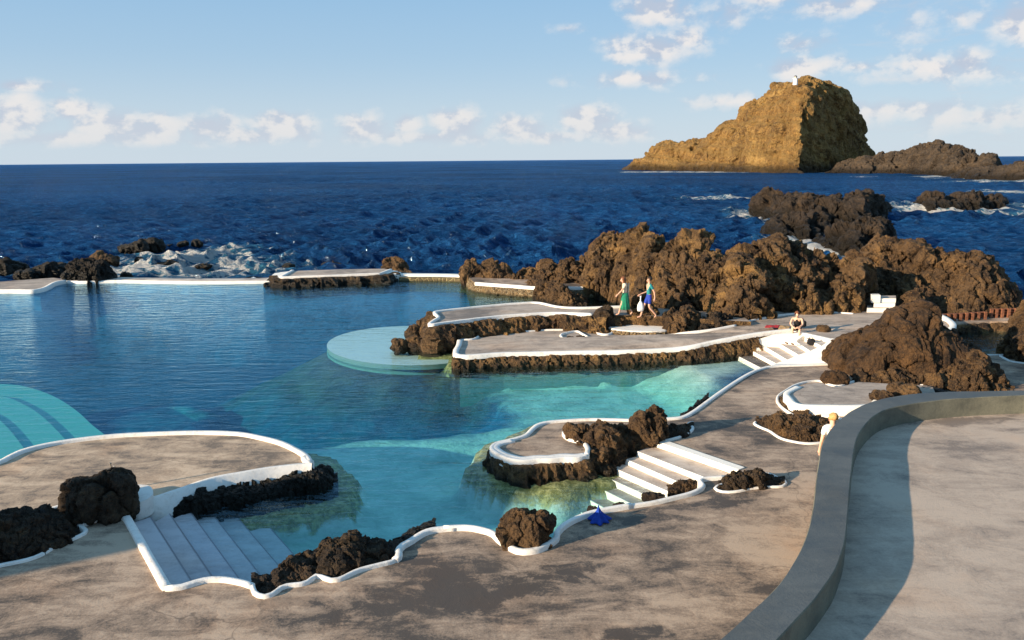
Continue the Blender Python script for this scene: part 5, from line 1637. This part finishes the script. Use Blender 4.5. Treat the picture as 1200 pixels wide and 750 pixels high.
lathe_cloth('bag_body', [(.03, .46), (.07, .40), (.12, .30), (.14, .15), (.12, .02), (.02, 0.0)], C_WHITE, bb, 6, .10, 32, sy=.6)
lathe_cloth('handle', [(.035, .68), (.02, .58), (.035, .46)], C_WHITE, bb, 3, .05, 16, thick=.008)

# the woman in a cream top and green wrap
pw = un(732, 370, 1.08)
J = stand(0.97, anL=(-.10, .26, .10), toL=(-.11, .40, .06), knL=(-.10, .16, .50), anR=(.10, -.34, .16), toR=(.11, -.24, .05), knR=(.10, -.02, .50), elL=(-.25, .14, 1.18), wrL=(-.25, .30, 1.02), haL=(-.25, .34, .97), elR=(.25, -.12, 1.16), wrR=(.27, -.16, .92), haR=(.27, -.16, .86), chest=(0, .06, 1.34), neck=(0, .08, 1.52), head=(0, .12, 1.62), crown=(0, .12, 1.73), face=(0, 1, -.15))
pwo = person(pw, math.radians(80), 'person in cream top and long green wrap walking left along the path', J, M_SKIN, 'long', M_HAIR_RED, [('top', C_CREAM, SHIRT)])
lathe_cloth('wrap_skirt', [(.135, 1.02), (.165, .90), (.19, .70), (.22, .48), (.245, .30)], C_GREEN, pwo, 9, .10, 48, sy=.9)
lathe_cloth('scarf', [(.05, 1.42), (.055, 1.2), (.06, .95), (.05, .72)], C_CREAM, pwo, 4, .25, 20, cen=(.17, -.14), sy=.5)

# the sunbather sitting at the head of the small steps
ps = un(934, 387.2, 0.86)
J = dict(pelvis=(0, 0, .12), waist=(0, .06, .26), chest=(0, .17, .46), neck=(0, .25, .61), head=(0, .31, .70), crown=(0, .32, .80), shL=(-.18, .19, .54), shR=(.18, .19, .54), elL=(-.24, .36, .33), elR=(.24, .36, .33), wrL=(-.13, .56, .26), wrR=(.12, .54, .24), haL=(-.08, .60, .24), haR=(.07, .58, .22), hipL=(-.10, .02, .10), hipR=(.10, .02, .10), knL=(-.14, .46, .20), knR=(.14, .46, .20), anL=(-.13, .50, -.22), anR=(.13, .50, -.22), toL=(-.14, .64, -.25), toR=(.14, .64, -.25), face=(-.1, 1, -.25))
person(ps, math.radians(155), 'person in black top sitting at the head of the small white steps, arms on knees', J, M_SKIN_PALE, 'short', M_HAIR_RED, [('top', C_BLACK, TANK), ('shorts', C_BLACK, SHORTS)])

# the man in white by the parapet, seen from behind
pk = un(970.5, 570, Z_DECK)
J = stand(0.985, face=(-.25, 1, -.1), head=(0, .03, 1.62), elL=(-.25, -.03, 1.16), wrL=(-.24, .06, .92))
person(pk, math.radians(8), 'person with blond hair and white T-shirt seen from behind the grey parapet', J, M_SKIN_PALE, 'short', M_HAIR_BLOND, [('shirt', C_WHITE, SHIRT), ('shorts', C_TAN, SHORTS)])


def towel(name, pts, z, mat, label, seed, cat='towel', stripes=None):
    P = pxs(pts, z)
    a, b, c, d = P
    nu, nv = 26, 12
    V = []
    for i in range(nu):
        for j in range(nv):
            u, v = i / (nu - 1), j / (nv - 1)
            q = (a * (1 - u) + b * u) * (1 - v) + (d * (1 - u) + c * u) * v
            V.append(q)
    V = np.array(V)
    V[:, 2] += 0.03 + 0.035 * fbm(V * 6, 3, seed)
    o = link_mesh(name, V, [tuple(f) for f in grid_faces(nu, nv)], mat, smoothed=True)
    if o.data.polygons[0].normal.z < 0:
        o.data.flip_normals()
    md = o.modifiers.new('thick', 'SOLIDIFY')
    md.thickness = 0.02
    tag(o, label, cat)
    return o


towel('towel', [(896, 384.5), (912, 384), (914, 381.5), (898, 381.5)], Z_PLAT, C_RED, 'red towel spread on the terrace left of the seated sunbather', 5)
towel('towel', [(912, 386), (925, 386.5), (926, 382.5), (914, 382)], Z_PLAT, C_TAN, 'crumpled tan towel between the red towel and the seated sunbather', 6)


def soft_bag(name, px, py, w, h, z, mat, label, seed, cat='bag', strap=None):
    p = un(px, py, z)
    t_ = thing(name, p, label, cat)
    bm = bmesh.new()
    bmesh.ops.create_icosphere(bm, subdivisions=4, radius=1.0)
    c = np.array([v.co for v in bm.verts])
    fs = [tuple(v.index for v in f_.verts) for f_ in bm.faces]
    bm.free()
    c = np.sign(c) * np.abs(c) ** 0.7
    c = c * (1 + 0.18 * fbm(c * 1.6, 3, seed))[:, None]
    V = c * np.array([w / 2, w * .33, h / 2]) + np.array([0, 0, h * .46])
    link_mesh('bag_body', V + p, fs, mat, t_, smoothed=True)
    a = np.linspace(0, math.pi, 14)
    P = np.stack([w * .3 * np.cos(a), 0 * a, h * .8 + h * .45 * np.sin(a)], 1) + p
    N = []
    for q, an in zip(P, a):
        for k in range(6):
            b_ = 2 * math.pi * k / 6
            N.append(q + .014 * np.array([math.cos(b_) * math.cos(an), math.sin(b_), math.cos(b_) * math.sin(an)]))
    link_mesh('strap', np.array(N), [tuple(f) for f in grid_faces(14, 6, True)], strap or mat, t_, smoothed=True)
    return t_


soft_bag('backpack', 950, 404, .30, .26, 0.62, C_BLACK, 'round black bag standing on the small white steps', 3)
soft_bag('beach_bag', 938, 383, .46, .30, Z_PLAT, C_BLACK, 'black beach bag behind the back of the seated sunbather', 4)
for i, (px, py) in enumerate(((922, 402.5), (929, 403.5))):
    p = un(px, py, 0.66)
    s_ = thing('sandal', p, ('left' if i == 0 else 'right') + ' one of the brown sandals lying by the feet of the sunbather', 'sandal', 'sandals on the steps')
    k = 20
    ring = np.array([[.045 * math.cos(2 * math.pi * j / k) * (1 + .2 * math.sin(2 * math.pi * j / k)), .13 * math.sin(2 * math.pi * j / k), .022] for j in range(k)])
    slab('sole', ring + p, 0.022, C_BROWN, s_)
    a = np.linspace(0, math.pi, 9)
    st_ = np.concatenate([np.stack([.05 * np.cos(a), np.full(9, .03 + d_), .02 + .045 * np.sin(a)], 1)[None] for d_ in (0, .04)]).transpose(1, 0, 2).reshape(-1, 3)
    link_mesh('strap', st_ + p, [tuple(f) for f in grid_faces(9, 2)], C_BROWN, s_)

# blue cloth heaped to a peak on the kerb
pb = un(703, 606, 0.55)
bl = lathe_cloth('blue_cloth', [(.008, .33), (.02, .27), (.05, .20), (.10, .13), (.16, .07), (.205, .02), (.215, .0)], C_NAVY, None, 7, .22, 56, lean=(.02, .0))
bl.location = [float(v) for v in pb - np.array([.0, 0, .07])]
tag(bl, 'blue cloth gathered into a peak on the near deck kerb', 'cloth')

# post on the bathing platform
pp = un(134, 575, Z_TERR)
po = thing('metal_post', pp, 'thin metal post rising behind the big black rock on the bathing platform', 'post')


def tube(name, pts, r, mat, parent, seg=8):
    P = np.array(pts, float)
    V = []
    for i, q in enumerate(P):
        d_ = P[min(i + 1, len(P) - 1)] - P[max(i - 1, 0)]
        d_ = d_ / np.linalg.norm(d_)
        a_ = np.cross(d_, [0, 0, 1.0] if abs(d_[2]) < .9 else [1.0, 0, 0])
        a_ /= np.linalg.norm(a_)
        b_ = np.cross(d_, a_)
        rad_ = r if not hasattr(r, '__len__') else r[i]
        for k in range(seg):
            t_ = 2 * math.pi * k / seg
            V.append(q + rad_ * (a_ * math.cos(t_) + b_ * math.sin(t_)))
    fs = [tuple(f) for f in grid_faces(len(P), seg, True)] + [tuple(range(seg)), tuple(range((len(P) - 1) * seg, len(P) * seg))[::-1]]
    return link_mesh(name, np.array(V), fs, mat, parent)


tube('shaft', [pp, pp + [0, 0, .4], pp + [-.02, 0, .66]], .016, M_METAL, po)
tube('cap', [pp + [-.02, 0, .655], pp + [-.02, 0, .675]], .028, M_METAL, po)
tube('side_pipe', [pp + [.05, 0, 0], pp + [.05, 0, .60]], .008, M_WHITE, po)

# causeway with timber railing behind the tide pool
cw = thing('causeway', un(1150, 376, .3), 'low ochre stone causeway behind the tide pool', 'causeway')
c_front = [(1070, 385), (1100, 381), (1130, 378.5), (1160, 376.5), (1200, 376.5), (1250, 377)]
slab('causeway_top', list(pxs(c_front, .62)) + list(pxs([(1250, 369), (1200, 369), (1160, 369.5), (1130, 371), (1095, 373), (1065, 376)], .62)), 1.9, M_DECK, cw)
rock_band('rock_facing', pxs(c_front, .62), -.02, -.6, .08, M_LAVA_OCHRE, cw, amp=.12, size=.4, seed=221, side=-1, step=.1)


def railing(label, pts, z, h, parent_loc):
    r = thing('timber_railing', parent_loc, label, 'railing', 'railings of the causeway')
    P = pxs(pts, z)
    for q in P:
        w_ = .055
        V = [q + np.array([sx * w_, sy * w_, zz]) for zz in (0, h) for sx, sy in ((-1, -1), (1, -1), (1, 1), (-1, 1))]
        link_mesh('post', np.array(V), [(0, 3, 2, 1), (4, 5, 6, 7), (0, 1, 5, 4), (1, 2, 6, 5), (2, 3, 7, 6), (3, 0, 4, 7)], M_WOOD, r)
    for f_ in (.35, .62, .88):
        tube('rail', [q + np.array([0, .08, h * f_]) for q in P], .045, M_WOOD, r, 6)
    return r


railing('sunlit red brown timber railing at the right end of the causeway', [(1161, 372.5), (1167, 372.4), (1174, 372.3), (1181.5, 372.2), (1190, 372)], .62, .42, un(1175, 372, .62))
railing('shaded timber railing left of the sunlit one on the causeway', [(1104, 377), (1111, 376.6), (1118, 376.2), (1125, 375.8), (1132, 375.4), (1139, 375), (1146, 374.5), (1154, 374)], .62, .34, un(1130, 375, .62))

# beacon on the islet summit
dist_top = math.hypot(*un(930, 203.5, 0)[:2]) + 38
bt_ = un_dist(932, 96.2, dist_top)
be = thing('beacon', bt_, 'tiny white light beacon on the summit of the golden islet', 'beacon')
M_BEACON = whitewash('beacon paint', (.82, .80, .78), (.5, .45, .4), .2)


def lathe(name, prof, mat, parent, base, seg=20):
    V = np.array([[r_ * math.cos(2 * math.pi * k / seg), r_ * math.sin(2 * math.pi * k / seg), z_] for r_, z_ in prof for k in range(seg)]) + base
    return link_mesh(name, V, [tuple(f) for f in grid_faces(len(prof), seg, True)], mat, parent)


lathe('tower', [(1.25, -1.5), (1.1, 1.7), (1.35, 1.75), (1.35, 1.95), (0, 1.95)], M_BEACON, be, bt_)
lathe('lantern', [(.7, 1.95), (.7, 2.8), (.9, 2.85), (.5, 3.3), (0, 3.5)], M_METAL, be, bt_)

# unseen tower, added only to cast the shadow strip across the bathing platform
tw = np.array([-10.4, 14.0]) - SUN_DIR * 24.0
tz = thing('unseen_shadow_tower', (tw[0], tw[1], Z_DECK), 'unseen square tower added left of the pool to cast a shadow on the bathing platform', 'tower')
e1 = np.array([SUN_DIR[1], -SUN_DIR[0]])
TW, TH = 1.08, 9.7


def tbox(name, hw, hd_, z0, z1, mat, parent, cx=0.0, cy=0.0):
    V = []
    for z_ in (z0, z1):
        for sx, sy in ((-1, -1), (1, -1), (1, 1), (-1, 1)):
            q = tw + e1 * (cx + sx * hw) + SUN_DIR * (cy + sy * hd_)
            V.append((q[0], q[1], z_))
    return link_mesh(name, np.array(V), [(0, 3, 2, 1), (4, 5, 6, 7), (0, 1, 5, 4), (1, 2, 6, 5), (2, 3, 7, 6), (3, 0, 4, 7)], mat, parent)


tbox('shaft', TW, 1.1, Z_DECK - .1, TH - .5, M_WALLFACE, tz)
tbox('parapet', TW + .04, 1.14, TH - .5, TH, M_WHITE, tz)
tbox('door', .45, .03, Z_DECK, 2.5, M_WOOD, tz, 0, 1.12)  # door and window only dress the added shadow tower
tbox('window', .3, .03, 5.2, 6.1, M_METAL, tz, 0, 1.12)
